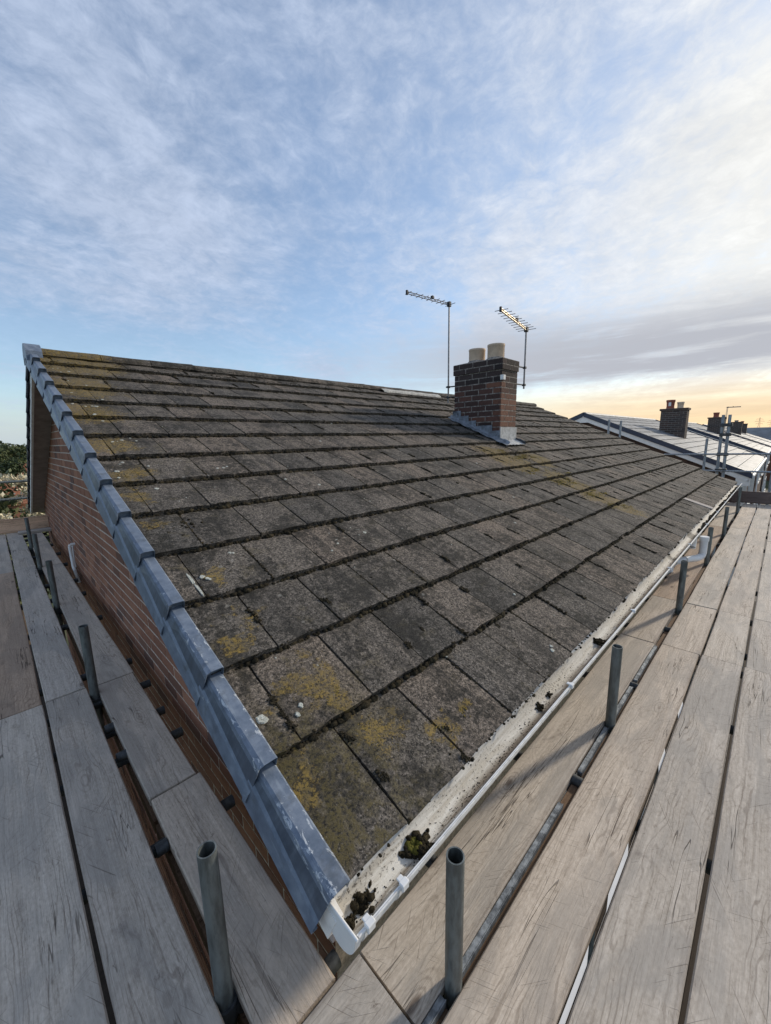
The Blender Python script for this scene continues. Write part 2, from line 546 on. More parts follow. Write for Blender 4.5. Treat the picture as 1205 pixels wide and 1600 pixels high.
    for k, (ang, sa_, sb_) in enumerate(((37, 5.0, 300.0), (-28, 4.0, 260.0), (64, 7.0, 330.0))):
        rt = t.node('ShaderNodeVectorRotate', rotation_type='Z_AXIS')
        t.put(rt.inputs['Vector'], t.vmath('ADD', p, (k * 3.3, k * 7.1, 0)))
        rt.inputs['Angle'].default_value = R(ang)
        s_ = t.ss(t.noise(t.vmath('MULTIPLY', rt.outputs[0], (sa_, sb_, 0.0)), 1.0, 1, 0.4), 0.69, 0.735)
        s_ = t.math('MULTIPLY', s_, t.ss(t.noise(t.vmath('ADD', p, (k * 5.0, 2.0, 0)), 4.5, 2), 0.47, 0.56))
        scr = s_ if scr is None else t.math('MAXIMUM', scr, s_)
    c = t.mix(t.math('MULTIPLY', scr, 0.42), c, (0.070, 0.052, 0.042))
    spl = t.math('MULTIPLY', t.ss(t.noise(sx(30, 40, 40), 1.0, 4, 0.6, 0.3), 0.70, 0.73), t.ss(t.noise(sx(1.2, 4, 4), 1.0, 2), 0.55, 0.65))
    c = t.mix(t.math('MULTIPLY', spl, 0.6), c, (0.60, 0.58, 0.54))
    # worn darker arrises
    ey = t.math('ABSOLUTE', t.sep(oc)[1])
    c = t.mix(t.math('MULTIPLY', t.ss(ey, 0.080, 0.102), t.ss(g1, 0.40, 0.58, 0.1, 0.45)), c, (0.190, 0.150, 0.120))
    tn = t.ramp(oi, [(0.0, (0.93, 0.95, 0.98)), (0.3, (1.06, 1.02, 0.97)), (0.6, (0.90, 0.88, 0.86)), (1.0, (1.10, 1.03, 0.96))])
    c = t.mix(1.0, c, tn, 'MULTIPLY')
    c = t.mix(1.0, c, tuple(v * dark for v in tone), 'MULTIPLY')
    t.put(b.inputs['Base Color'], c)
    b.inputs['Roughness'].default_value = 0.82
    b.inputs['Specular IOR Level'].default_value = 0.25
    hh = t.math('ADD', t.math('MULTIPLY', g2, 0.5), t.math('SUBTRACT', t.math('MULTIPLY', g1, 0.8), t.math('ADD', t.math('MULTIPLY', crm, 1.2), t.math('MULTIPLY', scr, 0.5))))
    t.put(b.inputs['Normal'], t.bump(hh, 0.55, 0.004))
    return m


def mat_galv(name='galvanised_steel', base=(0.17, 0.188, 0.185), rough=0.5):
    m, t, b = new_mat(name)
    pos = t.node('ShaderNodeNewGeometry').outputs['Position']
    n = t.noise(t.vmath('MULTIPLY', pos, (40, 40, 9)), 1.0, 5, 0.65)
    n2 = t.noise(pos, 14.0, 5, 0.6)
    c = t.mix(t.ss(n, 0.35, 0.65), tuple(v * 0.55 for v in base), tuple(v * 1.15 for v in base))
    c = t.mix(t.ss(n2, 0.55, 0.72, 0, 0.35), c, (0.22, 0.235, 0.22))
    c = t.mix(t.ss(t.noise(pos, 55.0, 4, 0.7), 0.66, 0.74, 0, 0.35), c, (0.10, 0.065, 0.04))
    t.put(b.inputs['Base Color'], c)
    b.inputs['Metallic'].default_value = 0.55
    t.put(b.inputs['Roughness'], t.ss(n, 0.3, 0.7, rough - 0.06, rough + 0.16))
    t.put(b.inputs['Normal'], t.bump(n, 0.25, 0.002))
    return m


def mat_simple(name, c, rough=0.6, metal=0.0, var=0.25, scale=30.0, bump=0.2, spec=0.4):
    m, t, b = new_mat(name)
    pos = t.node('ShaderNodeNewGeometry').outputs['Position']
    n = t.noise(pos, scale, 5, 0.65)
    t.put(b.inputs['Base Color'], t.mix(t.ss(n, 0.3, 0.7), tuple(v * (1 - var) for v in c), tuple(min(1, v * (1 + var)) for v in c)))
    b.inputs['Roughness'].default_value = rough
    b.inputs['Metallic'].default_value = metal
    b.inputs['Specular IOR Level'].default_value = spec
    if bump:
        t.put(b.inputs['Normal'], t.bump(n, bump, 0.004))
    return m


def mat_verge(name='verge_plastic', dk=1.0):
    m, t, b = new_mat(name)
    oc = t.node('ShaderNodeTexCoord').outputs['Object']
    pos = t.node('ShaderNodeNewGeometry').outputs['Position']
    oi = t.node('ShaderNodeObjectInfo').outputs['Random']
    p = t.vmath('ADD', oc, t.vmath('SCALE', t.comb(oi, oi, oi), scale=17.0))
    n = t.noise(p, 22.0, 6, 0.65)
    st = t.noise(t.vmath('MULTIPLY', p, (60, 7, 60)), 1.0, 5, 0.6)
    c = t.ramp(n, [(0.3, (0.085, 0.112, 0.156)), (0.5, (0.135, 0.168, 0.222)), (0.7, (0.200, 0.236, 0.290))])
    c = t.mix(t.ss(st, 0.56, 0.72, 0, 0.5), c, (0.25, 0.29, 0.34))
    # chalky film worn off near the hood's ridges
    u, s_, h = t.sep(oc)
    e1 = t.math('MULTIPLY', t.ss(t.math('ABSOLUTE', t.math('ADD', u, 0.060)), 0.028, 0.0), t.ss(h, -0.02, 0.005))
    e2 = t.math('MULTIPLY', t.ss(t.math('ABSOLUTE', t.math('ADD', u, 0.016)), 0.018, 0.0), 1.0)
    wn = t.noise(t.vmath('MULTIPLY', p, (1.6, 0.7, 1.6)), 26.0, 8, 0.72, 1.2)
    wm = t.ss(t.math('SUBTRACT', t.math('ADD', wn, t.math('MULTIPLY', t.math('MAXIMUM', e1, e2), 0.12)), t.ss(t.sep(pos)[1], 0.5, 1.3, 0.0, 0.08)), 0.668, 0.684)
    c = t.mix(t.math('MULTIPLY', wm, 0.85), c, (0.47, 0.50, 0.53))
    # dirt
    c = t.mix(t.ss(t.noise(p, 13.0, 7, 0.7), 0.50, 0.70, 0, 0.6), c, (0.060, 0.068, 0.075))
    if dk < 1:  # shade of the concave hood side painted in, together with drip streaks
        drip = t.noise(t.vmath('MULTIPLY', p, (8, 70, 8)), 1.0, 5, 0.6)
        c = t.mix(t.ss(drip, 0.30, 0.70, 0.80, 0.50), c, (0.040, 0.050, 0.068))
    t.put(b.inputs['Base Color'], c)
    t.put(b.inputs['Roughness'], t.ss(n, 0.3, 0.7, 0.36, 0.55))
    b.inputs['Specular IOR Level'].default_value = 0.4
    t.put(b.inputs['Normal'], t.bump(n, 0.12, 0.004))
    return m


def mat_brick(name, stops, edge=(0.10, 0.06, 0.045)):
    m, t, b = new_mat(name)
    pos = t.node('ShaderNodeNewGeometry').outputs['Position']
    r = rand_fac(t)
    c = t.ramp(r, stops)
    n = t.noise(pos, 26.0, 6, 0.65)
    n2 = t.noise(pos, 130.0, 4, 0.7)
    c = t.mix(t.ss(n, 0.50, 0.72, 0, 0.6), c, edge)
    c = t.mix(t.ss(n2, 0.55, 0.75, 0, 0.35), c, (0.25, 0.17, 0.13))
    t.put(b.inputs['Base Color'], c)
    b.inputs['Roughness'].default_value = 0.9
    b.inputs['Specular IOR Level'].default_value = 0.25
    t.put(b.inputs['Normal'], t.bump(t.math('ADD', n, n2), 0.6, 0.005))
    return m


def mat_gutter():
    m, t, b = new_mat('dirty_upvc')
    pos = t.node('ShaderNodeNewGeometry').outputs['Position']
    x, y, z = t.sep(pos)
    st = t.noise(t.vmath('MULTIPLY', pos, (3.0, 26, 26)), 1.0, 7, 0.68, 0.4)
    sp = t.noise(pos, 120.0, 5, 0.75)
    far = t.ss(x, 0.15, 0.8)
    inside = t.math('MULTIPLY', t.ss(y, -0.073, -0.066), t.ss(z, -0.040, -0.05, 0.35, 1.0))
    c = t.mix(t.math('MULTIPLY', inside, t.ss(st, 0.40, 0.62, 0.45, 1.0)), (0.78, 0.78, 0.76), (0.67, 0.63, 0.55))
    silt = t.math('MULTIPLY', inside, t.ss(t.math('ADD', st, t.math('MULTIPLY', far, 0.14)), 0.44, 0.60))
    mid = t.ss(t.math('ABSOLUTE', t.math('ADD', y, 0.036)), 0.028, 0.004)
    c = t.mix(t.math('MULTIPLY', silt, t.math('ADD', 0.28, t.math('MULTIPLY', mid, 0.62))), c, (0.135, 0.098, 0.065))
    spk = t.math('MULTIPLY', inside, t.ss(t.math('ADD', sp, t.math('MULTIPLY', st, 0.30)), 0.72, 0.78))
    c = t.mix(t.math('MULTIPLY', spk, 0.85), c, (0.045, 0.035, 0.024))
    t.put(b.inputs['Base Color'], c)
    t.put(b.inputs['Roughness'], t.ss(inside, 0, 1, 0.35, 0.75))
    t.put(b.inputs['Normal'], t.bump(t.math('MULTIPLY', sp, inside), 0.4, 0.004))
    return m


def mat_leaf(name, stops):
    m, t, b = new_mat(name)
    r = rand_fac(t)
    t.put(b.inputs['Base Color'], t.ramp(r, stops))
    b.inputs['Roughness'].default_value = 0.7
    return m


M_TILE = mat_tile(); M_MOSS = mat_moss(); M_LICH = mat_lichen()
M_YMOSS = mat_simple('yellow_moss', (0.185, 0.138, 0.040), 1.0, 0, 0.55, 160, 0.6, 0.1)
M_WOOD = mat_wood(); M_WOODR = mat_wood('reddish_board', (1.0, 0.84, 0.72), 0.92)
M_WOODT = mat_wood('toe_board_wood', (1.35, 1.05, 0.86), 1.15)
M_WOODD = mat_wood('dark_timber', (0.80, 0.60, 0.46), 0.52); M_WOODB = mat_wood('gap_shade_timber', (0.80, 0.70, 0.62), 0.16)
M_WOODP = mat_wood('dark_end_board', (0.62, 0.52, 0.54), 0.62)
M_GALV = mat_galv(); M_GALVD = mat_galv('dark_steel', (0.075, 0.082, 0.088), 0.6)
M_STRIP = mat_galv('bright_zinc', (0.30, 0.33, 0.36), 0.42)
M_VERGE = mat_verge(); M_VERGEHOOD = mat_verge('shaded_streaky_verge_plastic', 0.5)
M_NAVY = mat_simple('dark_verge_plastic', (0.030, 0.043, 0.075), 0.4, 0, 0.25, 20, 0.05)
M_BRICK = mat_brick('gable_brick', [(0.0, (0.130, 0.066, 0.048)), (0.2, (0.300, 0.138, 0.084)), (0.45, (0.225, 0.102, 0.066)), (0.75, (0.360, 0.172, 0.104)), (1.0, (0.120, 0.068, 0.055))], (0.16, 0.085, 0.06))
M_CBRICK = mat_brick('sooty_brick', [(0.0, (0.034, 0.025, 0.024)), (0.35, (0.100, 0.052, 0.042)), (0.7, (0.052, 0.036, 0.034)), (1.0, (0.135, 0.064, 0.048))], (0.022, 0.019, 0.018))
M_CBRICKR = mat_brick('red_brick', [(0.0, (0.13, 0.060, 0.042)), (0.5, (0.19, 0.090, 0.060)), (1.0, (0.11, 0.056, 0.042))], (0.05, 0.034, 0.030))
M_CBRICKB = mat_brick('black_brick', [(0.0, (0.030, 0.024, 0.024)), (0.5, (0.048, 0.035, 0.033)), (1.0, (0.062, 0.045, 0.042))], (0.018, 0.017, 0.017))
M_MORTAR = mat_simple('mortar', (0.50, 0.42, 0.35), 0.95, 0, 0.3, 60, 0.4, 0.2)
M_CMORT = mat_simple('sooty_mortar', (0.225, 0.198, 0.175), 0.95, 0, 0.6, 22, 0.4, 0.2)
M_WHITE = mat_simple('white_upvc', (0.72, 0.72, 0.71), 0.35, 0, 0.06, 12, 0.0)
M_BARGE = mat_simple('white_painted_board', (0.74, 0.72, 0.69), 0.55, 0, 0.15, 15, 0.1)
M_SOFFIT = mat_simple('brown_soffit', (0.300, 0.250, 0.222), 0.7, 0, 0.2, 10, 0.1)
M_GUT = mat_gutter(); M_LIP = mat_simple('weathered_upvc', (0.55, 0.545, 0.53), 0.55, 0, 0.2, 40, 0.05)
M_LEAD = mat_simple('lead_sheet', (0.20, 0.22, 0.25), 0.55, 0.35, 0.35, 18, 0.3)
M_LEADW = mat_simple('whitened_lead', (0.36, 0.37, 0.38), 0.7, 0.1, 0.3, 26, 0.4)
M_POT = mat_simple('buff_clay', (0.58, 0.44, 0.32), 0.8, 0, 0.12, 14, 0.1)
M_REDPOT = mat_simple('red_clay', (0.27, 0.085, 0.055), 0.8, 0, 0.2, 14, 0.1)
M_RIDGE = mat_simple('ridge_mortar', (0.40, 0.39, 0.36), 0.95, 0, 0.4, 30, 0.5)
M_ALU = mat_simple('dull_aluminium', (0.26, 0.25, 0.25), 0.45, 0.7, 0.3, 40, 0.05)
M_ALUB = mat_simple('golden_lit_aluminium', (0.72, 0.62, 0.48), 0.30, 0.85, 0.2, 40, 0.05)  # golden sunlight on the boom put into its base colour
M_BLACK = mat_simple('black_plastic', (0.02, 0.02, 0.021), 0.6, 0, 0.3, 30, 0.1)
M_GLASS = mat_simple('window_glass', (0.05, 0.065, 0.08), 0.08, 0, 0.2, 3, 0.0, 0.8)

# ================================================================== the ground
gm, gt_, gb = new_mat('ground')
gp = gt_.node('ShaderNodeNewGeometry').outputs['Position']
gn = gt_.noise(gp, 0.35, 7, 0.6)
gt_.put(gb.inputs['Base Color'], gt_.ramp(gn, [(0.35, (0.045, 0.06, 0.022)), (0.5, (0.075, 0.085, 0.035)), (0.62, (0.11, 0.10, 0.055))]))
gb.inputs['Roughness'].default_value = 1.0
g = MB(); g.add([(-3000, -3000, GROUND), (4000, -3000, GROUND), (4000, 4000, GROUND), (-3000, 4000, GROUND)], [(0, 1, 2, 3)])
build('ground', g, gm, kind='structure')
M_PAVE = mat_simple('paving', (0.20, 0.18, 0.16), 0.9, 0, 0.3, 8, 0.2)
g = MB(); g.box((-4, -5, GROUND - 0.1), (60, WY, GROUND + 0.03)); g.box((-4, WY + 0.001, GROUND - 0.1), (WX - 0.001, 14, GROUND + 0.026))
build('pavement', g, M_PAVE, kind='structure')

# ================================================================== the house
house = thing('brick_house', 'brick house with mossy concrete tile roof and blue grey verge, beside the scaffold boards', 'house', loc=(0, 0, 0))


def gable_pts(x0, x1):
    pass


# --- roof deck under the tiles (both slopes) and rear slope tiles
deck = MB()
poly = [(0.07, 0.07 * SP / CP - 0.050), (RY, RZ - 0.050), (2 * RY, -0.050), (2 * RY, -0.10), (RY, RZ - 0.10), (0.07, 0.07 * SP / CP - 0.10)]
deck.prism(poly, None, 0, -0.035, LEN - 0.01)
roof_o = build('roof', deck, mat_simple('roofing_felt', (0.025, 0.024, 0.022), 0.95, 0, 0.2, 20, 0.1), house)

# --- tiles: a dozen hand-worn variants, copied course by course
TH = 0.029


def tile_mesh(seed, name='tile', fth=TH):
    r = random.Random(seed)
    nu, ns = 6, 4
    w_ = W - 0.008
    L2 = G + 0.055
    top = []; mb = MB()
    droop = TH / G
    ea = 0.0045 if fth == TH else 0.0022
    edge = [r.uniform(-ea, ea) for _ in range(nu)]
    for j in range(ns):
        s = L2 * j / (ns - 1) if j else 0.0
        for i in range(nu):
            u = 0.004 + w_ * i / (nu - 1)
            uu = u + (r.uniform(-0.0022, 0.0022) if i in (0, nu - 1) else r.uniform(-0.01, 0.01))
            s0 = (edge[i] if j == 0 else s)
            h = -droop * max(s0, 0) + r.uniform(-0.0014, 0.0014) - (0.003 if i in (0, nu - 1) else 0) - (0.002 if j == 0 else 0)
            top.append((uu, s0, h))
    fr = [(top[i][0], top[i][1] + r.uniform(0.0, 0.004), -fth + 0.001) for i in range(nu)]
    vs = top + fr
    # side skirts
    nb = len(vs)
    left = [(top[j * nu][0], top[j * nu][1], top[j * nu][2] - 0.014) for j in range(ns)]
    right = [(top[j * nu + nu - 1][0], top[j * nu + nu - 1][1], top[j * nu + nu - 1][2] - 0.014) for j in range(ns)]
    vs += left + right
    fs = []
    for j in range(ns - 1):
        for i in range(nu - 1):
            a = j * nu + i
            fs.append((a, a + 1, a + nu + 1, a + nu))
    n0 = nu * ns
    for i in range(nu - 1):
        fs.append((n0 + i, n0 + i + 1, i + 1, i))
    for j in range(ns - 1):
        fs.append((nb + j, j * nu, (j + 1) * nu, nb + j + 1))
        fs.append((j * nu + nu - 1, nb + ns + j, nb + ns + j + 1, (j + 1) * nu + nu - 1))
    mb.add(vs, fs)
    return mb


variants = [tile_mesh(100 + i) for i in range(14)]
vmesh = [v.mesh('tile', M_TILE) for v in variants]
evars = [tile_mesh(300 + i, 'tile', 0.011) for i in range(8)]
emesh = [v.mesh('tile', M_TILE) for v in evars]
tiles = []
for k in range(NR):
    first = 0.197 if k % 2 == 0 else 0.081
    edges = [-0.05] + [first + i * W for i in range(60) if first + i * W < LEN - 0.12] + [LEN]
    for i in range(len(edges) - 1):
        a, b_ = edges[i], edges[i + 1]
        cx_ = (a + b_) / 2
        dist = (roof(cx_, (k + .5) * G) - Vector(co.location)).length
        tiles.append((dist, k, a, b_))
tiles.sort()
stuffV, stuffF = [], []
vn = 0
CH = (4.645, 5.085, 2.235, 3.01)      # chimney footprint x0 x1 y0 y1


def tile_matrix(k, a, b_, r):
    p = roof(a, k * G + r.uniform(-0.004, 0.004), r.uniform(-0.001, 0.003))
    return (Matrix.Translation(p) @ Euler((PIT + r.uniform(-0.004, 0.006), 0, 0)).to_matrix().to_4x4()
            @ Matrix.Rotation(r.uniform(-0.006, 0.006), 4, 'Z') @ Matrix.Diagonal(((b_ - a) / W, 1, 1, 1)))


for n, (d, k, a, b_) in enumerate(tiles):
    vi = rnd.randrange(14)
    Mx = tile_matrix(k, a, b_, rnd)
    if n < 300:
        o = link('tile', vmesh[vi] if k else emesh[vi % 8], roof_o)
        o.matrix_local = Mx
    else:
        mb = variants[vi] if k else evars[vi % 8]
        V = np.array([tuple(Mx @ Vector(p)) for p in mb.v])
        stuffV.append(V)
        stuffF.append(np.array(mb.f) + vn)
        vn += len(V)
me = np_mesh('far_tiles', np.concatenate(stuffV), np.concatenate(stuffF), M_TILE)
link('far_tiles', me, roof_o, kind='stuff')

# replaced pale half tile strip near the far eave
mb = MB(); mb.box((0, -0.012, -0.012), (0.135, 0.335, 0.004))
o = build('repair_strip', mb, mat_simple('new_tile', (0.34, 0.30, 0.275), 0.9, 0, 0.2, 60, 0.3), roof_o)
o.location = roof(6.28, 0.0, 0.002); o.rotation_euler = (PIT - 0.075, 0, 0)

# rear slope: plain courses
mb = MB()
Mr = Matrix.Translation((0, 2 * RY, 0)) @ Matrix.Diagonal((1, -1, 1, 1)) @ Euler((PIT, 0, 0)).to_matrix().to_4x4()
for k in range(NR):
    for i in range(36):
        a = i * W + (0 if k % 2 else -W / 2)
        a0 = max(a, -0.04); a1 = min(a + W, LEN)
        mb.add([(a0 + .002, k * G, 0), (a1 - .002, k * G, 0), (a1 - .002, k * G + G + .05, -.03), (a0 + .002, k * G + G + .05, -.03), (a0 + .002, k * G, -.026), (a1 - .002, k * G, -.026)],
               [(3, 2, 1, 0), (0, 1, 5, 4)], 0, False, Mr)
build('rear_tiles', mb, M_TILE, roof_o, kind='stuff')

# ridge tiles: half round, bedded in mortar
def ridge_mesh(seed):
    r = random.Random(seed); mb = MB()
    L2 = 0.443; prof = []
    nx, na = 4, 9
    vs = []
    for i in range(nx):
        for j in range(na):
            a = math.pi * j / (na - 1)
            rr = 0.125 + r.uniform(-0.003, 0.003) + (0.004 if i == nx - 1 else 0)
            vs.append((0.002 + L2 * i / (nx - 1), -rr * math.cos(a), rr * 0.62 * math.sin(a) + r.uniform(-.001, .001)))
    fs = [(i * na + j, (i + 1) * na + j, (i + 1) * na + j + 1, i * na + j + 1) for i in range(nx - 1) for j in range(na - 1)]
    mb.add(vs, fs, 0, False)
    e = len(mb.v)
    mb.add([(L2 + .002, 0.125 * math.cos(math.pi * j / 8), 0.077 * math.sin(math.pi * j / 8)) for j in range(9)], [tuple(range(9))])
    mb.add([(.002, 0.125 * math.cos(math.pi * j / 8), 0.077 * math.sin(math.pi * j / 8)) for j in range(9)], [tuple(range(9))[::-1]])
    return mb.mesh('ridge_tile', M_TILE)


rmesh = [ridge_mesh(i) for i in range(5)]
nrid = int((LEN + 0.02) / 0.45) + 1
for i in range(nrid):
    x0 = 0.03 + i * 0.45
    L2 = min(0.45, LEN - x0)
    if L2 < 0.1:
        break
    link('ridge_tile', rmesh[i % 5], roof_o, (x0, RY, RZ - 0.050 + rnd.uniform(-.003, .003)), (0, rnd.uniform(-.006, .006), 0), (L2 / 0.45, 1, 1))
for side in (0, 1):
    mb = MB()
    for i in range(60):
        a = 0.03 + i * (LEN - 0.05) / 60; b_ = a + (LEN - 0.05) / 60 + 0.0005
        s1 = NR * G - 0.125 - rnd.uniform(0, .02)
        q = [roof(a, s1, -.012), roof(b_, s1, -.012), roof(b_, s1 + .06, .018), roof(a, s1 + .06, .018)]
        if side:
            q = [Vector((p.x, 2 * RY - p.y, p.z)) for p in q][::-1]
        mb.add(q, [(0, 1, 2, 3)])
    build('ridge_bedding', mb, M_TILE, roof_o)
# fresh pale mortar left of the chimney
mb = MB()
vs = []; fs = []
n = 26
for i in range(n):
    x = 4.35 + 1.55 * i / (n - 1)
    wob = rnd.uniform(-.012, .012)
    vs += [tuple(roof(x, 4.56 + wob, .002)), tuple(roof(x, 4.575 + wob, .022)), tuple(roof(x, 4.66 + rnd.uniform(-.02, .02), .034)), tuple(roof(x, 4.70, .02))]
for i in range(n - 1):
    for j in range(3):
        fs.append((i * 4 + j, i * 4 + 4 + j, i * 4 + 5 + j, i * 4 + 1 + j))
mb.add(vs, fs, 0, True)
build('ridge_mortar', mb, M_RIDGE, roof_o)

# --- moss along the course edges, in the joints, on the tiles (joined: nobody could count it)
ico_v = []; ico_f = []
t_ = (1 + 5 ** .5) / 2
iv = np.array([(-1, t_, 0), (1, t_, 0), (-1, -t_, 0), (1, -t_, 0), (0, -1, t_), (0, 1, t_), (0, -1, -t_), (0, 1, -t_), (t_, 0, -1), (t_, 0, 1), (-t_, 0, -1), (-t_, 0, 1)], float)
iv /= np.linalg.norm(iv[0])
if_ = np.array([(0, 11, 5), (0, 5, 1), (0, 1, 7), (0, 7, 10), (0, 10, 11), (1, 5, 9), (5, 11, 4), (11, 10, 2), (10, 7, 6), (7, 1, 8), (3, 9, 4), (3, 4, 2), (3, 2, 6), (3, 6, 8), (3, 8, 9), (4, 9, 5), (2, 4, 11), (6, 2, 10), (8, 6, 7), (9, 8, 1)])


def blobs(name, C, S, mats, parent=None, jit=0.28, **props):
    """C (n,3) centres, S (n,3) radii -> lumpy blobs in one mesh"""
    C = np.asarray(C, float); S = np.asarray(S, float)
    n = len(C)
    V = iv[None] * (1 + nrg.uniform(-jit, jit, (n, 12, 1))) * S[:, None, :] + C[:, None, :]
    F = if_[None] + (np.arange(n) * 12)[:, None, None]
    return link(name, np_mesh(name, V.reshape(-1, 3), F.reshape(-1, 3), mats, True), parent, **props)


C, S = [], []


def moss_at(x, s, h, r, flat=0.6):
    p = roof(x, s, h)
    C.append(tuple(p)); S.append((r * rnd.uniform(.8, 1.4), r * rnd.uniform(.7, 1.2), r * flat))


for k in range(NR):
    x = 0.0
    dens = 0
    e0 = 0.10 if k == 0 else 1.0
    while x < LEN - 0.02:
        step = 0.009 + 0.0022 * x
        x += step * rnd.uniform(.4, 1.5)
        dens = 0.85 * dens + 0.15 * rnd.random() * 2
        if rnd.random() < (0.82 if k else (0.5 if dens > 1.15 else 0.05)):
            r = (0.0060 + 0.0100 * rnd.random() * dens) * (1 + 0.06 * x)
            moss_at(x, k * G - 0.004 + rnd.uniform(-.006, .002), (-TH if k else -.008) + rnd.uniform(-0.002, 0.006), r * (rnd.uniform(.25, .6) if k == 0 else 1), 0.9)
        if rnd.random() < 0.30:
            moss_at(x, k * G + rnd.uniform(-.003, .006), -0.005, rnd.uniform(.003, .008), 0.6)
for (d, k, a, b_) in tiles:
    if b_ > LEN - 0.1:
        continue
    wet = rnd.random()
    nbl = int(10 + 44 * wet * wet)
    for _ in range(nbl):
        s = k * G + G * rnd.random() ** (0.7)
        hh = -TH * (s - k * G) / G
        moss_at(b_ + rnd.uniform(-.003, .004), s, hh - .006, rnd.uniform(.003, .0065) * (1 + .5 * (wet > .8) + .05 * b_), 0.8)
    # raised ragged rolls of moss further along the roof
    if rnd.random() < min(0.75, 0.10 + 0.13 * b_):
        s0 = k * G + rnd.uniform(.03, .25)
        for _ in range(rnd.randrange(8, 34)):
            s0 += rnd.uniform(-.004, .014)
            if s0 > (k + 1) * G - .01:
                break
            moss_at(b_ + rnd.uniform(-.012, .010), s0, -TH * (s0 - k * G) / G + .002, rnd.uniform(.004, .010), 0.75)
    for _ in range(rnd.randrange(0, 4)):
        s = rnd.uniform(.02, .33); x = rnd.uniform(a, b_)
        moss_at(x, k * G + s, -TH * s / G, rnd.uniform(.0025, .0055), .6)
# notable tufts
for (x, s, r) in [(0.213, 0.278, 0.020), (0.205, 0.30, 0.014), (0.218, 0.132, 0.017), (0.23, 0.12, .013), (0.078, 0.508, 0.02), (0.079, 0.45, 0.014), (0.080, 0.399, 0.02),
                  (0.508, 0.811, 0.022), (0.49, 0.83, .015), (0.656, 0.437, 0.020), (0.66, 0.45, .016), (0.511, 0.111, 0.013), (0.474, 0.009, 0.016), (1.183, 0.314, 0.02), (0.944, 0.371, 0.022), (0.784, 0.478, 0.016)]:
    kk = int(s / G)
    for _ in range(34):
        moss_at(x + rnd.gauss(0, r * .28), s + rnd.gauss(0, r * .55), -TH * (s - kk * G) / G + r * .04, r * rnd.uniform(.10, .26), .8)
# mossy cushion area on the third tile up the verge and by the chimney
for (x0, s0, rx, rs, n) in [(0.11, 1.60, .10, .07, 90), (4.45, 1.95, .35, .2, 160), (4.2, 1.3, .35, .1, 120), (4.3, .95, .3, .1, 110), (4.0, 2.2, .5, .2, 160), (0.15, 4.45, .2, .12, 80), (2.0, 4.55, 1.8, .06, 200), (6.5, 4.55, 2.5, .06, 150)]:
    for _ in range(n):
        x = x0 + rnd.gauss(0, rx * .6); s = s0 + rnd.gauss(0, rs * .6)
        kk = int(s / G)
        if x < .005 or (CH[0] - .05 < x < CH[1] + .05 and CH[2] < s * CP < CH[3]):
            continue
        moss_at(x, s, -TH * (s - kk * G) / G, rnd.uniform(.004, .010), .6)
blobs('moss', C, S, M_MOSS, roof_o, kind='stuff')
C, S = [], []
for (x0, s0, rx, rs, n) in [(4.45, 1.93, .42, .09, 420), (4.05, 2.16, .40, .08, 300), (4.29, 1.27, .30, .09, 420), (4.30, .93, .30, .09, 420), (4.4, .62, .25, .06, 120), (4.0, 1.60, .35, .08, 220), (0.12, 4.5, .3, .07, 160), (.10, 3.9, .16, .08, 90), (.08, 3.2, .10, .08, 70), (.09, 2.6, .08, .06, 60), (.07, 2.15, .07, .06, 60), (.09, 1.66, .06, .05, 60),
                           (.19, .51, .07, .05, 200), (.26, .42, .03, .02, 40), (.30, .24, .06, .06, 60), (.05, .27, .04, .05, 40), (.62, .11, .02, .02, 16), (.50, .13, .02, .02, 20)]:
    cl_ = [(rnd.gauss(0, rx * .55), rnd.gauss(0, rs * .55)) for _ in range(9)]
    for _ in range(n):
        q = rnd.choice(cl_)
        x = x0 + q[0] + rnd.gauss(0, rx * .16); s = s0 + q[1] + rnd.gauss(0, rs * .22)
        kk = int(s / G)
        if x < .004 or s < .01 or (CH[0] - .05 < x < CH[1] + .05 and CH[2] - .1 < s * CP < CH[3]):
            continue
        sz = (.0022 + .0012 * x) * rnd.uniform(.6, 1.3)
        moss_at(x, s, -TH * (s - kk * G) / G, sz, .45)
blobs('yellow_moss', C, S, M_YMOSS, roof_o, kind='stuff')

# --- pale lichen crusts
LV = MB()


def crust(x, s, r, ex=1.0, ang=0.0):
    kk = int(s / G); h0 = -TH * (s - kk * G) / G
    n = 11
    ring = []
    for i in range(n):
        a = 2 * math.pi * i / n
        rr = r * rnd.uniform(.6, 1.15)
        du, ds = rr * math.cos(a) * ex, rr * math.sin(a) / ex
        ring.append((x + du * math.cos(ang) - ds * math.sin(ang), s + du * math.sin(ang) + ds * math.cos(ang)))
    H = lambda ss: -TH * (ss - kk * G) / G
    vs = [tuple(roof(u, q, H(q) + .0005)) for u, q in ring] + [tuple(roof(x + (u - x) * .8, s + (q - s) * .8, H(q) + .003)) for u, q in ring]
    fs = [(i, (i + 1) % n, n + (i + 1) % n, n + i) for i in range(n)] + [tuple(range(n, 2 * n))]
    LV.add(vs, fs)


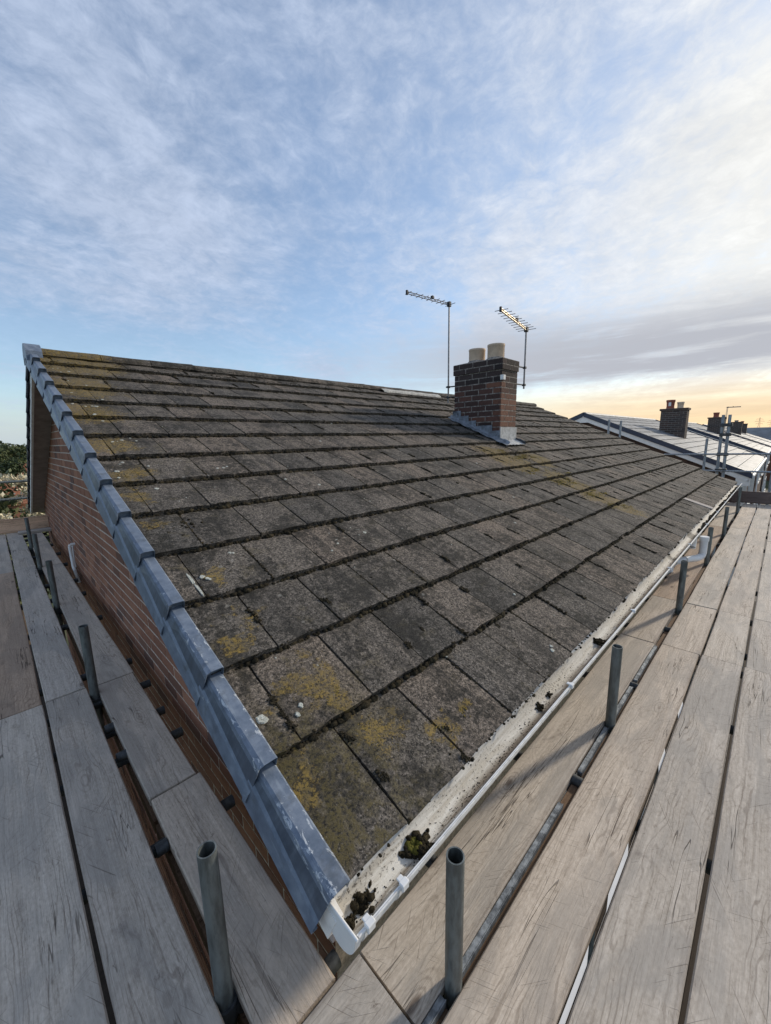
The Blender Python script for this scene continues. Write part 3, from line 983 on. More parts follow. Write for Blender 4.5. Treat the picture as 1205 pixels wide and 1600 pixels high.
for (x, s, r) in [(0.020, 0.464, 0.020), (0.141, 0.442, 0.010), (0.116, 0.421, 0.010), (0.041, 0.126, 0.008), (0.111, 1.169, 0.014), (0.122, 1.150, .010), (0.13, 1.14, .008), (0.289, 1.299, 0.010), (0.30, 1.292, .008),
                  (1.064, 1.206, 0.015), (0.831, 1.163, 0.009), (0.755, 1.115, 0.008), (1.147, 1.811, 0.014), (0.969, 1.956, 0.012), (1.477, 0.391, 0.010), (0.846, 0.197, 0.008),
                  (1.267, 0.064, 0.012), (1.29, 0.08, .010), (0.66, 2.188, .010), (0.63, 2.17, .012), (0.589, 2.168, .010), (2.4, .9, .012), (2.9, 1.2, .012), (3.3, 1.9, .014), (1.7, 2.6, .014), (2.2, 3.1, .016)]:
    crust(x, s, r)
crust(1.02, 1.287, .006, 3, .5); crust(1.05, 1.25, .006, 3.2, -.3); crust(1.09, 1.222, .007, 2.5, .2); crust(1.085, 1.853, .007, 2.6, .9)
crust(.845, 1.20, .006, 2.4, .1)
crust(0.066, 1.175, .020, .40); crust(0.069, 1.09, .022, .38)
for _ in range(90):
    crust(rnd.uniform(.05, 3.5), rnd.uniform(.1, 4.5), rnd.uniform(.0025, .005))
for _ in range(26):
    crust(rnd.uniform(.03, .28), rnd.uniform(1.9, 4.4), rnd.uniform(.006, .016))
build('lichen', LV, M_LICH, roof_o, kind='stuff')


# --- verge caps
def cap_mesh(name, s0, s1, mat, grow=1.0):
    mb = MB()
    #         u at upper end, h ; lower end bigger so each cap laps the one below
    def sec(t):                       # t 0 = lower end, 1 = upper end
        f = 1 - t
        st = -0.010 - 0.052 * f ** 1.1   # step of the hood
        o = 0.0075 * f
        return [(-0.012, -0.012), (-0.013, 0.017 + o), (-0.018, 0.021 + o), (-0.054, 0.021 + o), (-0.060 - o, 0.015 + o), (-0.063 - o, 0.002), (-0.0725 - o, st),
                (-0.0800 - o * .7, st - 0.010), (-0.0885 - o * .6, -0.104), (-0.084 - o * .6, -0.116), (-0.074, -0.118)]
    nst = 7
    rows_ = []
    for i in range(nst):
        t = i / (nst - 1)
        s = s0 + (s1 - s0) * t
        hs = -TH * t
        rows_.append([(u, s, h + hs * (1 if h > -.02 else 1)) for u, h in sec(t)])
    n = len(rows_[0])
    vs = [p for r_ in rows_ for p in r_]
    fs = [(i * n + j + 1, (i + 1) * n + j + 1, (i + 1) * n + j, i * n + j) for i in range(nst - 1) for j in range(n - 1)]
    fs = [f[::-1] for f in fs]
    mb.add(vs, fs, 0, False)
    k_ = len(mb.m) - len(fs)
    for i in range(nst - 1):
        mb.m[k_ + i * (n - 1) + 5] = 1  # hood side face gets the colour with shade and streaks painted in
    # lower end: thickness lip, then closed face set slightly back
    a = rows_[0]
    inner = [(u * 0.93 - 0.002, s + 0.001, h - 0.004 if h > 0 else h) for u, s, h in a]
    mb.add(a + inner, [(j, j + 1, n + j + 1, n + j) for j in range(n - 1)])
    back = [(u, s + 0.016, h) for u, s, h in inner]
    mb.add(inner + back, [(j, j + 1, n + j + 1, n + j) for j in range(n - 1)])
    mb.add(back, [tuple(range(n))])
    me = mb.mesh(name, [mat, M_VERGEHOOD])
    return me


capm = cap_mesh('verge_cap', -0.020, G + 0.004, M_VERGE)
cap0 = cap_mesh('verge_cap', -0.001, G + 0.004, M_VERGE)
for k in range(NR):
    link('verge_cap', capm if k else cap0, roof_o, tuple(roof(0, k * G, 0.002)), (PIT + rnd.uniform(-.003, .003), rnd.uniform(-.008, .008), 0))
# eave stop below the first cap
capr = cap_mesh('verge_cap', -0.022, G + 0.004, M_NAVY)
for k in range(NR):
    link('verge_cap', capr, roof_o, (0, 2 * RY - k * G * CP, k * G * SP + .002), (-PIT, 0, 0), (1, -1, 1))
# far verge: plain undercloak and mortar edge
mb = MB()
for side in (0, 1):
    q = [roof(LEN - .06, -.01, -.03), roof(LEN + .012, -.01, -.03), roof(LEN + .012, NR * G, -.055), roof(LEN - .06, NR * G, -.055)]
    q2 = [p + Vector((0, 0, -.03)) for p in q]
    if side:
        q = [Vector((p.x, 2 * RY - p.y, p.z)) for p in q]; q2 = [Vector((p.x, 2 * RY - p.y, p.z)) for p in q2]
    mb.add(q + q2, [(0, 1, 2, 3), (7, 6, 5, 4), (0, 4, 5, 1), (1, 5, 6, 2), (2, 6, 7, 3)])
build('verge_undercloak', mb, M_CMORT, roof_o)
# ridge end cap
mb = MB()
mb.prism([(RY - .17, RZ - .115), (RY - .16, RZ - .03), (RY - .09, RZ + .028), (RY - .03, RZ + .052), (RY + .03, RZ + .052), (RY + .09, RZ + .028), (RY + .16, RZ - .03), (RY + .17, RZ - .115), (RY, RZ - .07)], None, 0, -0.088, 0.028)
build('ridge_end_cap', mb, M_VERGE, roof_o)

# --- bargeboards and soffit under the verge
mb = MB(); sf = MB()
for side in (0, 1):
    pts = [roof(-.062, -.03, -.122), roof(-.062, NR * G, -.122), roof(-.062, NR * G, -.03), roof(-.062, -.03, -.03)]
    if side:
        pts = [roof(-.062, -.03, -.205), roof(-.062, NR * G, -.205), roof(-.062, NR * G, -.03), roof(-.062, -.03, -.03)]
        pts = [Vector((p.x, 2 * RY - p.y, p.z)) for p in pts]
    q = [p + Vector((.022, 0, 0)) for p in pts]
    mb.add(pts + q, [(0, 3, 2, 1), (4, 5, 6, 7), (0, 1, 5, 4), (0, 4, 7, 3), (1, 2, 6, 5), (2, 3, 7, 6)])
    a = [roof(-.039, -.02, -.118), roof(WX + .02, -.02, -.118), roof(WX + .02, NR * G - .05, -.118), roof(-.039, NR * G - .05, -.118)]
    b2 = [p + Vector((0, 0, .012)) for p in a]
    if side:
        a = [Vector((p.x, 2 * RY - p.y, p.z - .07)) for p in a]; b2 = [Vector((p.x, 2 * RY - p.y, p.z - .07)) for p in b2]
    sf.add(a + b2, [(0, 1, 2, 3), (4, 7, 6, 5), (0, 4, 5, 1), (1, 5, 6, 2), (2, 6, 7, 3), (3, 7, 4, 0)])
build('bargeboard', mb, M_BARGE, house)
build('soffit', sf, M_SOFFIT, house)

# --- walls
wall = MB()
wy1 = 2 * RY - WY
gab = [(WY, GROUND), (wy1, GROUND), (wy1, -0.13 + WY * SP / CP), (RY, RZ - 0.13), (WY, -0.13 + WY * SP / CP)]
wall.prism(gab, None, 0, WX + .0015, WX + .10)
wall.box((WX + .10, WY, GROUND), (LEN - .06, WY + .1, -.02)); wall.box((WX + .10, wy1 - .1, GROUND), (LEN - .06, wy1, -.02))
wall.prism(gab, None, 0, LEN - .16, LEN - .06)
gw = build('wall', wall, M_MORTAR, house)
bm_ = MB(); bm_.bbox((0, 0, 0), (0.022, 0.2155, 0.0665), .0025)
bmesh_full = bm_.mesh('brick', M_BRICK)
bl = []
CHH = 0.078
z = GROUND + .01; row = 0
while z < RZ:
    y = WY - (0.1125 if row % 2 else 0)
    while y < wy1:
        a = max(y, WY); b2 = min(y + .2155, wy1)
        yl = lambda zz: (zz + .14) * CP / SP          # where the rake meets height zz
        top = z + .0665
        lo = max(a, yl(top)); hi = min(b2, 2 * RY - yl(top))
        if hi - lo > .03:
            bl.append((lo, hi, z))
        y += .2265
    z += CHH; row += 1
cl = Vector(co.location)
vis = lambda q: (Vector((WX, (q[0] + q[1]) / 2, q[2])) - cl).length + (6 if q[2] < -0.95 else 0)
bl.sort(key=vis)
bs = MB()
for n, (a, b2, z) in enumerate(bl):
    pr_ = rnd.uniform(.0, .0025)
    if n < 300:
        link('brick', bmesh_full, gw, (WX - pr_, a, z), (0, 0, rnd.uniform(-.004, .004)), (1, (b2 - a) / .2155, 1))
    else:
        bs.box((WX - pr_, a, z), (WX + .02, b2, z + .0665))
build('far_bricks', bs, M_BRICK, gw, kind='stuff')
# front fascia
mb = MB(); mb.box((-.035, .040, -.19), (LEN - .02, .060, -.035)); build('fascia', mb, M_SOFFIT, house)
mb = MB(); mb.box((WX + .1, .061, -.185), (LEN - .1, WY - .001, -.172)); build('soffit', mb, M_SOFFIT, house)

# --- gutter
GX0, GX1 = -0.051, 10.36
GDY, GDZ = -.006, .014
prof_o = [(-.0705, -.036)] + [(-.0180 - .0500 * math.cos(a), -.050 - .056 * math.sin(a)) for a in [math.pi * i / 14 for i in range(15)]] + [(.033, -.030)]
prof_i = [(-.0180 - .0470 * math.cos(a), -.050 - .053 * math.sin(a)) for a in [math.pi * i / 14 for i in range(15)]]


def gutter_seg(x0, x1, f=1.0, mat=M_GUT, name='gutter', parent=house, n=1):
    mb = MB()
    po = [(-.0205 + (y + .0205) * f, -.05 + (z + .05) * f) for y, z in prof_o]
    pi_ = [(-.0675, -.036)] + prof_i + [(.029, -.030)]
    loop = po + pi_[::-1]
    m = len(loop)
    for s in range(n):
        a = x0 + (x1 - x0) * s / n; b_ = x0 + (x1 - x0) * (s + 1) / n
        vs = [(a, y, z) for y, z in loop] + [(b_, y, z) for y, z in loop]
        mb.add(vs, [(i, (i + 1) % m, m + (i + 1) % m, m + i) for i in range(m)], 0, False)
    k = len(po)
    for xx, fl in ((x0, 0), (x1, 1)):
        for i in range(k - 1):
            q = [(xx, *po[i]), (xx, *po[i + 1]), (xx, *pi_[i + 1]), (xx, *pi_[i])]
            mb.add(q if fl else q[::-1], [(0, 1, 2, 3)])
    return build(name, mb, mat, parent)


gut = gutter_seg(GX0, GX1, n=20)
gut.location = (0, GDY, GDZ)
# rolled lip
mb = MB(); mb.tube((GX0, -.0735, -.036), (GX1, -.0735, -.036), .0028, 8); build('gutter_lip', mb, M_LIP, gut)
# stop end
mb = MB()
n = len(prof_o)
for s_, f in ((GX0 - .004, 1.07),):
    po = [(-.0205 + (y + .0205) * f, -.05 + (z + .05) * f) for y, z in prof_o]
    vs = [(s_ - .005, y, z) for y, z in po] + [(s_ + .012, y, z) for y, z in po]
    fs = [tuple(range(n)), ] + [(i, n + i, n + i + 1, i + 1) for i in range(n - 1)]
    mb.add(vs, fs)
    vi_ = [(s_ - .0005, -.0205 + (y + .0205) * .95, -.05 + (z + .05) * .95) for y, z in prof_o]
    mb.add(vi_, [tuple(range(n))[::-1]])
    mb.tube((s_ - .002, -.078, -.034), (s_ - .002, .034, -.030), .0035, 6)
build('gutter_stop_end', mb, M_WHITE, gut)


def bracket(x, wdt=.022, rise=.006):
    mb = MB()
    f = 1.05
    po = [(-.0205 + (y + .0205) * f, -.05 + (z + .05) * f) for y, z in prof_o]
    pi2 = [(-.0205 + (y + .0205) * 1.004, -.05 + (z + .05) * 1.004) for y, z in prof_o]
    m = len(po)
    for i in range(m - 1):
        vs = [(x, *po[i]), (x + wdt, *po[i]), (x + wdt, *po[i + 1]), (x, *po[i + 1]), (x, *pi2[i]), (x + wdt, *pi2[i]), (x + wdt, *pi2[i + 1]), (x, *pi2[i + 1])]
        mb.add(vs, [(0, 1, 2, 3), (0, 4, 5, 1), (0, 3, 7, 4), (1, 5, 6, 2)])
    mb.bbox((x, -.082, -.046), (x + wdt, -.0665, -.027), .002)
    mb.bbox((x + .003, -.0685, -.033), (x + wdt - .003, -.056, -.0285), .0015)
    return mb


for x in (-.030, .078, 1.11, 2.085, 3.125, 4.05, 5.2, 6.2, 7.2, 8.2, 9.2):
    build('gutter_bracket', bracket(x), M_WHITE, gut)
# union and running outlet (wider pieces)
gutter_seg(4.62, 4.86, 1.05, M_GUT, 'gutter_outlet', gut)
gutter_seg(3.62, 3.72, 1.03, M_GUT, 'gutter_union', gut)
mb = MB(); mb.path([(4.75, -.02, -.10), (4.75, -.02, -.17), (4.73, -.02, -.20), (4.73, -.02, -.21)], .034, 14)
mb.path([(4.62, -.125, -.08), (4.62, -.125, -.225), (4.60, -.118, -.255), (4.56, -.09, -.268), (4.42, -.01, -.268), (4.36, .06, -.29), (4.36, .10, -.34), (4.36, .10, GROUND)], .034, 14)
mb.tube((4.62, -.125, -.09), (4.62, -.125, -.045), .040, 14)
build('downpipe', mb, M_WHITE, house)
# white overflow pipe on the gable
mb = MB()
yy, zz = 5.15, -.14
mb.path([(WX + .02, yy + .02, zz), (WX - .045, yy + .02, zz), (WX - .055, yy + .02, zz - .02), (WX - .055, yy - .03, zz - .26), (WX - .05, yy - .06, zz - .30), (WX - .03, yy - .09, zz - .44)], .016, 10)
mb.path([(WX - .02, yy + .07, zz - .02), (WX - .03, yy + .05, zz - .2), (WX - .03, yy + .02, zz - .28)], .009, 8)
build('overflow_pipe', mb, M_WHITE, house)

# ================================================================== chimney
X0, X1, Y0, Y1 = CH
ZT = 2.06
core = MB(); core.box((X0 + .002, Y0 + .002, .7), (X1 - .002, Y1 - .002, ZT - .012))
core.box((X0 - .014, Y0 - .014, ZT - .145), (X1 + .014, Y1 + .014, ZT - .004))
core.add([(X0 - .012, Y0 - .012, ZT - .004), (X1 + .012, Y0 - .012, ZT - .004), (X1 + .012, Y1 + .012, ZT - .004), (X0 - .012, Y1 + .012, ZT - .004), (X0 + .12, Y0 + .12, ZT + .03), (X1 - .12, Y0 + .12, ZT + .03), (X1 - .12, Y1 - .12, ZT + .03), (X0 + .12, Y1 - .12, ZT + .03)],
         [(0, 1, 5, 4), (1, 2, 6, 5), (2, 3, 7, 6), (3, 0, 4, 7), (4, 5, 6, 7)])
chim = build('chimney', core, M_CMORT, house)
bmesh_c = {}
for nm, mt in (('s', M_CBRICK), ('r', M_CBRICKR), ('b', M_CBRICKB)):
    q = MB(); q.bbox((0, 0, 0), (1, 1, 1), .02); bmesh_c[nm] = q.mesh('brick', mt)


def cbrick(x0, x1, y0, y1, z, kind):
    link('brick', bmesh_c[kind], chim, (x0, y0, z), (0, 0, 0), (x1 - x0, y1 - y0, .0625))


nc = 14
for r_ in range(nc):
    z = ZT - .008 - .065 - r_ * .0765
    if z < .85:
        break
    o = .016 if r_ < 2 else 0.0
    jo = 0.0 if r_ % 2 else .1125
    for (ya, yb, face) in ((Y0 - o, Y0 - o + .02, 0), (Y1 + o - .02, Y1 + o, 1)):
        x = X0 - o + (0.0 if r_ % 2 else -.105)
        while x < X1 + o - .02:
            a = max(x, X0 - o); b2 = min(x + .215, X1 + o)
            if b2 - a > .03 and z + .06 > (ya * SP / CP - .05):
                kd = 'b' if r_ < 3 else ('r' if (r_ > 5 and face == 0) or rnd.random() < .15 else 's')
                if r_ >= 10 and face == 0: kd = 'r'
                cbrick(a, b2, ya, yb, z, kd)
            x += .229
    for (xa, xb, face) in ((X0 - o, X0 - o + .02, 0), (X1 + o - .02, X1 + o, 1)):
        y = Y0 - o + .0205 - (.11 if r_ % 2 else 0.0)
        while y < Y1 + o - .03:
            a = max(y, Y0 - o + .0205); b2 = min(y + .215, Y1 + o - .0205)
            if b2 - a > .03 and z + .07 > (a * SP / CP) - .03:
                kd = 'b' if r_ < 4 else ('r' if rnd.random() < (.10 + .02 * r_ if a < Y0 + .1 else .04) else 's')
                cbrick(xa, xb, a, b2, z, kd)
            y += .229
# pots
for (py_, h_) in ((2.775, .205), (2.465, .22)):
    q = MB(); q.lathe([(.118, -.02), (.118, h_ - .03), (.122, h_ - .025), (.122, h_), (.104, h_), (.104, 0.0), (0.0, 0.0)], (4.87, py_, ZT + .01), 24)
    build('chimney_pot', q, M_POT, chim)
    q = MB(); q.lathe([(.16, -.01), (.150, .025), (.119, .050)], (4.87, py_, ZT), 20); build('flaunching', q, M_CMORT, chim)
# lead: apron, stepped side flashing, soaker skirts
ld = MB()
e = .006
ld.box((X0 - .014, Y0 - .014, .90), (X1 + .014, Y0 - .001, 1.135))
build('lead_apron', ld, M_LEADW, chim)
ld = MB()
n = 22
zr = lambda y: y * SP / CP
vs, fs = [], []
for i in range(n + 1):                                   # dressed sheet in front, wavy
    x = X0 - .05 + (X1 - X0 + .12) * i / n
    for j, sy in enumerate((Y0 - .002, Y0 - .05, Y0 - .10, Y0 - .15)):
        wv = .006 * math.sin(i * 1.7 + j) + rnd.uniform(-.004, .004)
        vs.append((x, sy - (.012 * math.sin(i * 2.1) if j == 3 else 0), zr(sy) + .024 + wv - (.010 if j == 3 else 0)))
for i in range(n):
    for j in range(3):
        a = i * 4 + j
        fs.append((a, a + 1, a + 5, a + 4))
ld.add(vs, fs, 0, True)
build('lead_apron', ld, M_LEADW, chim)
for (xs, sg, nm) in ((X0, -1, 'lead_flashing'), (X1, 1, 'lead_flashing')):
    ld = MB()
    ny = 6
    for i in range(ny):
        a = Y0 - .012 + (Y1 - Y0 + .02) * i / ny; b2 = Y0 - .012 + (Y1 - Y0 + .02) * (i + 1) / ny + .012
        zt_ = math.ceil((zr(a) + .10) / .0765) * .0765 + .02
        xa = xs + sg * (.004 + .002 * (i % 2)); xb = xs + sg * (.010 + .002 * (i % 2))
        ld.prism([(a, zr(a) - .02), (b2, zr(b2) - .02), (b2, zt_ - .004), (a, zt_)], None, 0, min(xa, xb), max(xa, xb))
    vs, fs = [], []
    n = 26
    for i in range(n + 1):
        y = Y0 - .16 + (Y1 - Y0 + .22) * i / n
        for j, q in enumerate((.004, .025, .05, .085)):
            up = .028 + (.03 if j == 0 else 0) + rnd.uniform(-.005, .005) + .006 * math.sin(i * 1.3 + j * 2)
            vs.append((xs + sg * (q + (.012 * math.sin(i * 1.9) if j == 3 else 0)), y, zr(y) + up - (.018 if j == 3 else 0)))
    for i in range(n):
        for j in range(3):
            a = i * 4 + j
            fs.append((a, a + 4, a + 5, a + 1))
    ld.add(vs, fs, 0, True)
    build(nm, ld, M_LEAD, chim)
ld = MB()
for i in range(8):                                       # curled corner at the back
    a0, a1 = R(200 - i * 28), R(200 - (i + 1) * 28)
    r_ = .055 - .004 * i
    c0 = Vector((X0 - .02, Y1 - .02, zr(Y1) + .09))
    ld.add([(X0 - .012, c0.y + r_ * math.cos(a0), c0.z + r_ * math.sin(a0)), (X0 - .012, c0.y + r_ * math.cos(a1), c0.z + r_ * math.sin(a1)), (X0 - .03, c0.y + r_ * math.cos(a1), c0.z + r_ * math.sin(a1)), (X0 - .03, c0.y + r_ * math.cos(a0), c0.z + r_ * math.sin(a0))], [(0, 1, 2, 3)])
build('lead_flashing', ld, M_LEAD, chim)
q = MB(); q.box((X0 + .0, Y0 - .026, ZT - .29), (X0 + .055, Y0 - .001, ZT - .225)); q.box((X0 - .008, Y0 - .02, ZT - .29), (X0 - .001, Y0 + .02, ZT - .225))
build('junction_box', q, M_WHITE, chim)

# ================================================================== aerials
def aerial(name, label, base, top, boomvec, nel, boomr, mat, elmat, brackets, ellen=.13):
    t = thing(name, label, 'aerial', loc=base)
    b0 = Vector(base); T = Vector(top) - b0
    q = MB(); q.tube((0, 0, 0), tuple(T), .0125, 10); build('mast', q, M_ALU, t)
    q = MB(); B = Vector(boomvec)
    s = T + Vector((0, 0, -.025)) - B * .045
    e = T + Vector((0, 0, -.025)) + B
    up = Vector((0, 0, .013))
    q.tube(tuple(s + up), tuple(e + up), boomr, 8); q.tube(tuple(s - up), tuple(e - up), boomr, 8)
    for i in range(14):
        p = s + (e - s) * (i + .5) / 14
        q.tube(tuple(p - up), tuple(p + up), boomr * .7, 6)
    build('boom', q, elmat, t)
    side = B.cross(Vector((0, 0, 1))).normalized()
    for i in range(nel):
        f = -.03 + 1.0 * i / (nel - 1)
        p = T + Vector((0, 0, -.025)) + B * f
        L2 = ellen * (1 - .35 * i / (nel - 1))
        q = MB(); q.tube(tuple(p - side * L2), tuple(p + side * L2), .0042, 6); build('element', q, M_ALU, t)
    q = MB(); p = T + Vector((0, 0, -.025)) + B * .42
    q.bbox(tuple(p + Vector((-.02, -.02, .01))), tuple(p + Vector((.02, .02, .05))), .004); build('dipole_box', q, M_BLACK, t)
    q = MB(); p = T + Vector((0, 0, -.03))
    q.bbox(tuple(p + Vector((-.025, -.025, -.03))), tuple(p + Vector((.025, .025, .04))), .004); build('clamp', q, M_GALVD, t)
    q = MB(); p = e
    q.bbox(tuple(p + Vector((-.014, -.014, -.03))), tuple(p + Vector((.014, .014, .03))), .004); build('end_cap', q, M_BLACK, t)
    for (z_, to) in brackets:
        q = MB(); p = Vector((0, 0, z_ - base[2])); d = Vector(to) - b0 - p
        q.tube(tuple(p - d.normalized() * .04), tuple(p + d), .010, 6)
        q.bbox((-.022, -.022, p.z - .015), (.022, .022, p.z + .015), .003)
        build('bracket', q, M_GALVD, t)
    q = MB()
    pts = [tuple(T * (1 - k / 8) + Vector((.016 + .006 * math.sin(k * 2.1), .012, -.03))) for k in range(8)]
    q.path(pts, .0035, 6); build('cable', q, M_BLACK, t)
    return t


aerial('tv_aerial', 'tall thin tv aerial on the left side of the near chimney, boom pointing left', (4.72, 3.18, 1.535), (4.72, 3.18, 2.985), (-.83, .10, 0), 9, .006, M_ALU, M_ALU,
       [(1.775, (4.74, 3.005, 1.775)), (1.62, (4.74, 3.005, 1.62))], .10)
aerial('tv_aerial', 'shorter tv aerial on the right side of the near chimney, boom coloured as if in golden light', (5.33, 2.25, 1.70), (5.33, 2.25, 2.555), (-1.12, -.21, 0), 10, .010, M_ALU, M_ALUB,
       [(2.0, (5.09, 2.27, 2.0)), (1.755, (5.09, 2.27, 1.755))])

# ================================================================== moss lumps in the gutter
def lump(label, c, r, n, seed, green=None):
    rs = np.random.default_rng(seed)
    Cc = rs.normal(0, .42, (n, 3)) * np.array([r, r * .8, r * .45]); Cc[:, 2] = np.abs(Cc[:, 2])
    Ss = rs.uniform(.10, .30, (n, 1)) * r * np.array([[1, 1, .85]])
    mats = [M_MOSS, M_GREEN]
    V = iv[None] * (1 + rs.uniform(-.3, .3, (n, 12, 1))) * Ss[:, None, :] + Cc[:, None, :]
    F = if_[None] + (np.arange(n) * 12)[:, None, None]
    mi = np.repeat((np.hypot(Cc[:, 0] + .2 * r, Cc[:, 1]) < (green or 0) * r) & (Cc[:, 2] > .1 * r), 20).astype(int)
    o = link('moss_clump', np_mesh('moss_clump', V.reshape(-1, 3), F.reshape(-1, 3), mats, True, mi), None, c)
    return tag(o, label, 'moss', 'moss clumps lying in the gutter')


M_GREEN = mat_simple('green_moss', (0.11, 0.105, 0.025), 1.0, 0, 0.4, 120, .5, .1)
GZ = -.086
lump('brown moss clump in the white gutter right beside its stop end', (.018, .000, GZ), .034, 130, 1)
lump('small brown moss scrap in the gutter corner tight against the stop end', (-.022, -.012, GZ), .019, 70, 2)
lump('large black moss ball with a green tuft in the gutter, second from the stop end', (.212, -.010, GZ), .040, 200, 3, .42)
lump('black moss tuft in the dirty gutter beside the first free standing post', (1.69, -.012, GZ), .036, 90, 4)
lump('flat dark moss scrap in the gutter, further of the close pair short of the post', (1.085, -.002, GZ), .022, 50, 5)
lump('flat dark moss scrap in the gutter, nearer of the close pair short of the post', (.985, -.010, GZ), .022, 50, 6)
Cg, Sg = [], []
for _ in range(900):
    x = rnd.choice([rnd.uniform(.0, .9), rnd.uniform(.3, 4.4), rnd.uniform(.4, 3)])
    y = -.028 + rnd.gauss(0, .016)
    zf = -.05 - .053 * math.sqrt(max(0, 1 - ((y + .0205) / .0495) ** 2))
    r = rnd.uniform(.0005, .0019) * (1 + .25 * x)
    Cg.append((x, y, zf + r * .3)); Sg.append((r * rnd.uniform(1, 1.8), r, r * .7))
for _ in range(500):
    x = rnd.uniform(5, 10.2); y = -.03 + rnd.gauss(0, .012)
    Cg.append((x, y, -.094)); Sg.append((.02, .011, .010))
blobs('gutter_debris', Cg, Sg, M_MOSS, gut, kind='stuff')


# ================================================================== scaffold boards
def board(name, mat, axis, lo, hi, across, label, cat='board', top=DECK, th=.038, wobble=.0025, tilt=0.0, group='scaffold boards forming the walkways', cut=None, n=None):
    """axis 'x' or 'y' = direction of the board; lo..hi along it; across=(a,b)"""
    r = random.Random(int(abs(lo * 1000) + abs(across[0] * 7000)) + (17 if axis == 'x' else 0))
    L2 = hi - lo; wd = across[1] - across[0]
    n = n or max(4, int(L2 / .22))
    mb = MB(); vs = []
    bv = .004
    ph1, ph2 = r.uniform(0, 6), r.uniform(0, 6)
    for i in range(n + 1):
        x = -L2 / 2 + L2 * i / n
        e0 = wobble * (math.sin(x * 2.3 + ph1) + r.uniform(-.5, .5)); e1 = wobble * (math.sin(x * 1.9 + ph2) + r.uniform(-.5, .5))
        dz = .0018 * math.sin(x * 1.4 + ph1) + r.uniform(-.0006, .0006)
        a, b_ = -wd / 2 + e0, wd / 2 + e1
        xa = xb = x
        if cut and i == 0:
            xa, xb = x + cut[0], x + cut[1]
        cup = .0016
        sec = [(a, -bv * 1.3), (a + bv, 0), (a + wd * .33, cup * -.6), (a + wd * .66, cup * -.6), (b_ - bv, 0), (b_, -bv * 1.3), (b_, -th + bv), (b_ - bv, -th), (a + bv, -th), (a, -th + bv)]
        for k, (y, z) in enumerate(sec):
            f = (y - a) / (b_ - a)
            vs.append((xa + (xb - xa) * f + (r.uniform(-.001, .001) if 0 < i < n else 0), y, z + dz))
    m = 10
    fs = [tuple(range(m)), tuple(range(n * m, n * m + m))[::-1]]
    for i in range(n):
        for k in range(m):
            fs.append((i * m + k, (i + 1) * m + k, (i + 1) * m + (k + 1) % m, i * m + (k + 1) % m))
    fs = [f[::-1] for f in fs]
    mb.add(vs, fs)
    me = mb.mesh(name, mat)
    c = ((lo + hi) / 2, (across[0] + across[1]) / 2, top) if axis == 'x' else ((across[0] + across[1]) / 2, (lo + hi) / 2, top)
    o = link(name, me, None, c, (tilt, 0, 0 if axis == 'x' else math.pi / 2))
    return tag(o, label, cat, group)


A_, B_, C_, D_, E_ = (-.1215, .083), (-.3615, -.160), (-.5655, -.3745), (-.772, -.5775), (-.98, -.785)
fb = lambda *a, **k: board('scaffold_board', k.pop('mat', M_WOOD), 'x', *a, **k)
fb(-.62, .074, (-.123, .080), 'short board with a slanted cut end under the gutter stop end', cut=(.10, .0), top=DECK + .003)
fb(.083, 2.557, A_, 'long board directly under the near end of the white gutter')
fb(2.566, 3.508, A_, 'short board under the gutter between the two close cross joints, nearest the house')
fb(3.518, 7.24, A_, 'orange tinted board under the gutter where the white downpipe drops', mat=M_WOODR)
fb(7.25, 10.10, A_, 'far board under the gutter ending at the dark toe board')
fb(-1.30, 2.592, B_, 'near board in the front walkway just outside the standing posts')
fb(2.600, 3.506, B_, 'short board between the two close cross joints, just outside the post line')
fb(3.514, 7.252, B_, 'board just outside the post line beyond the second cross joint')
fb(7.262, 10.10, B_, 'farthest board just outside the post line, meeting the dark toe board')
fb(-1.30, 2.598, C_, 'near middle board of the front walkway with a white lined gap on its left')
fb(2.606, 3.496, C_, 'short middle board between the two close cross joints of the front walkway')
fb(3.504, 7.40, C_, 'middle board of the front walkway beyond the second cross joint')
fb(7.41, 10.10, C_, 'farthest middle board of the front walkway, meeting the dark toe board')
fb(-1.30, 2.600, D_, 'near board at the right picture edge with a dark gap on its left')
fb(2.608, 3.49, D_, 'pale short board at the right picture edge beyond the first cross joint')
fb(3.50, 6.55, D_, 'board at the right picture edge beyond the second cross joint')
fb(6.56, 10.10, D_, 'farthest outer board of the front walkway at the right picture edge')
fb(-1.30, 2.61, E_, 'outermost board of the front walkway, behind the viewer')
fb(2.62, 6.5, E_, 'outermost board of the front walkway further along')
L1, L2_, L3_ = (-.640, -.4385), (-.427, -.2425), (-.1935, -.004)
lb = lambda *a, **k: board('scaffold_board', k.pop('mat', M_WOOD), 'y', *a, **k)
lb(.090, 2.135, L1, 'near left board at the picture edge with a straight saw cut across it')
lb(2.145, 5.44, L1, 'reddish brown board at the left picture edge, second along', mat=M_WOODR)
lb(5.45, 8.22, L1, 'far pale board at the left picture edge by the brown toe board')
lb(.088, 2.138, L2_, 'near grey board between the left edge board and the open post gap')
lb(2.148, 5.49, L2_, 'second grey board left of the post gap, beside the reddish brown board', top=DECK + .002)
lb(5.50, 8.22, L2_, 'far grey board left of the post gap, by the brown toe board')
lb(.092, 1.035, (-.192, .000), 'short board by the gable wall at the scaffold corner, sunlit at its tip')
lb(1.045, 2.118, (-.193, -.011), 'short board by the gable wall, second from the scaffold corner')
lb(2.128, 5.43, L3_, 'long board by the gable wall beside the tall leaning looking posts')
lb(5.44, 8.10, L3_, 'far board by the gable wall near the white overflow pipe')
lb(.09, 3.9, (-.86, -.655), 'outermost board of the gable walkway, outside the left picture edge')
lb(3.91, 7.8, (-.86, -.655), 'outermost far board of the gable walkway, outside the left picture edge')
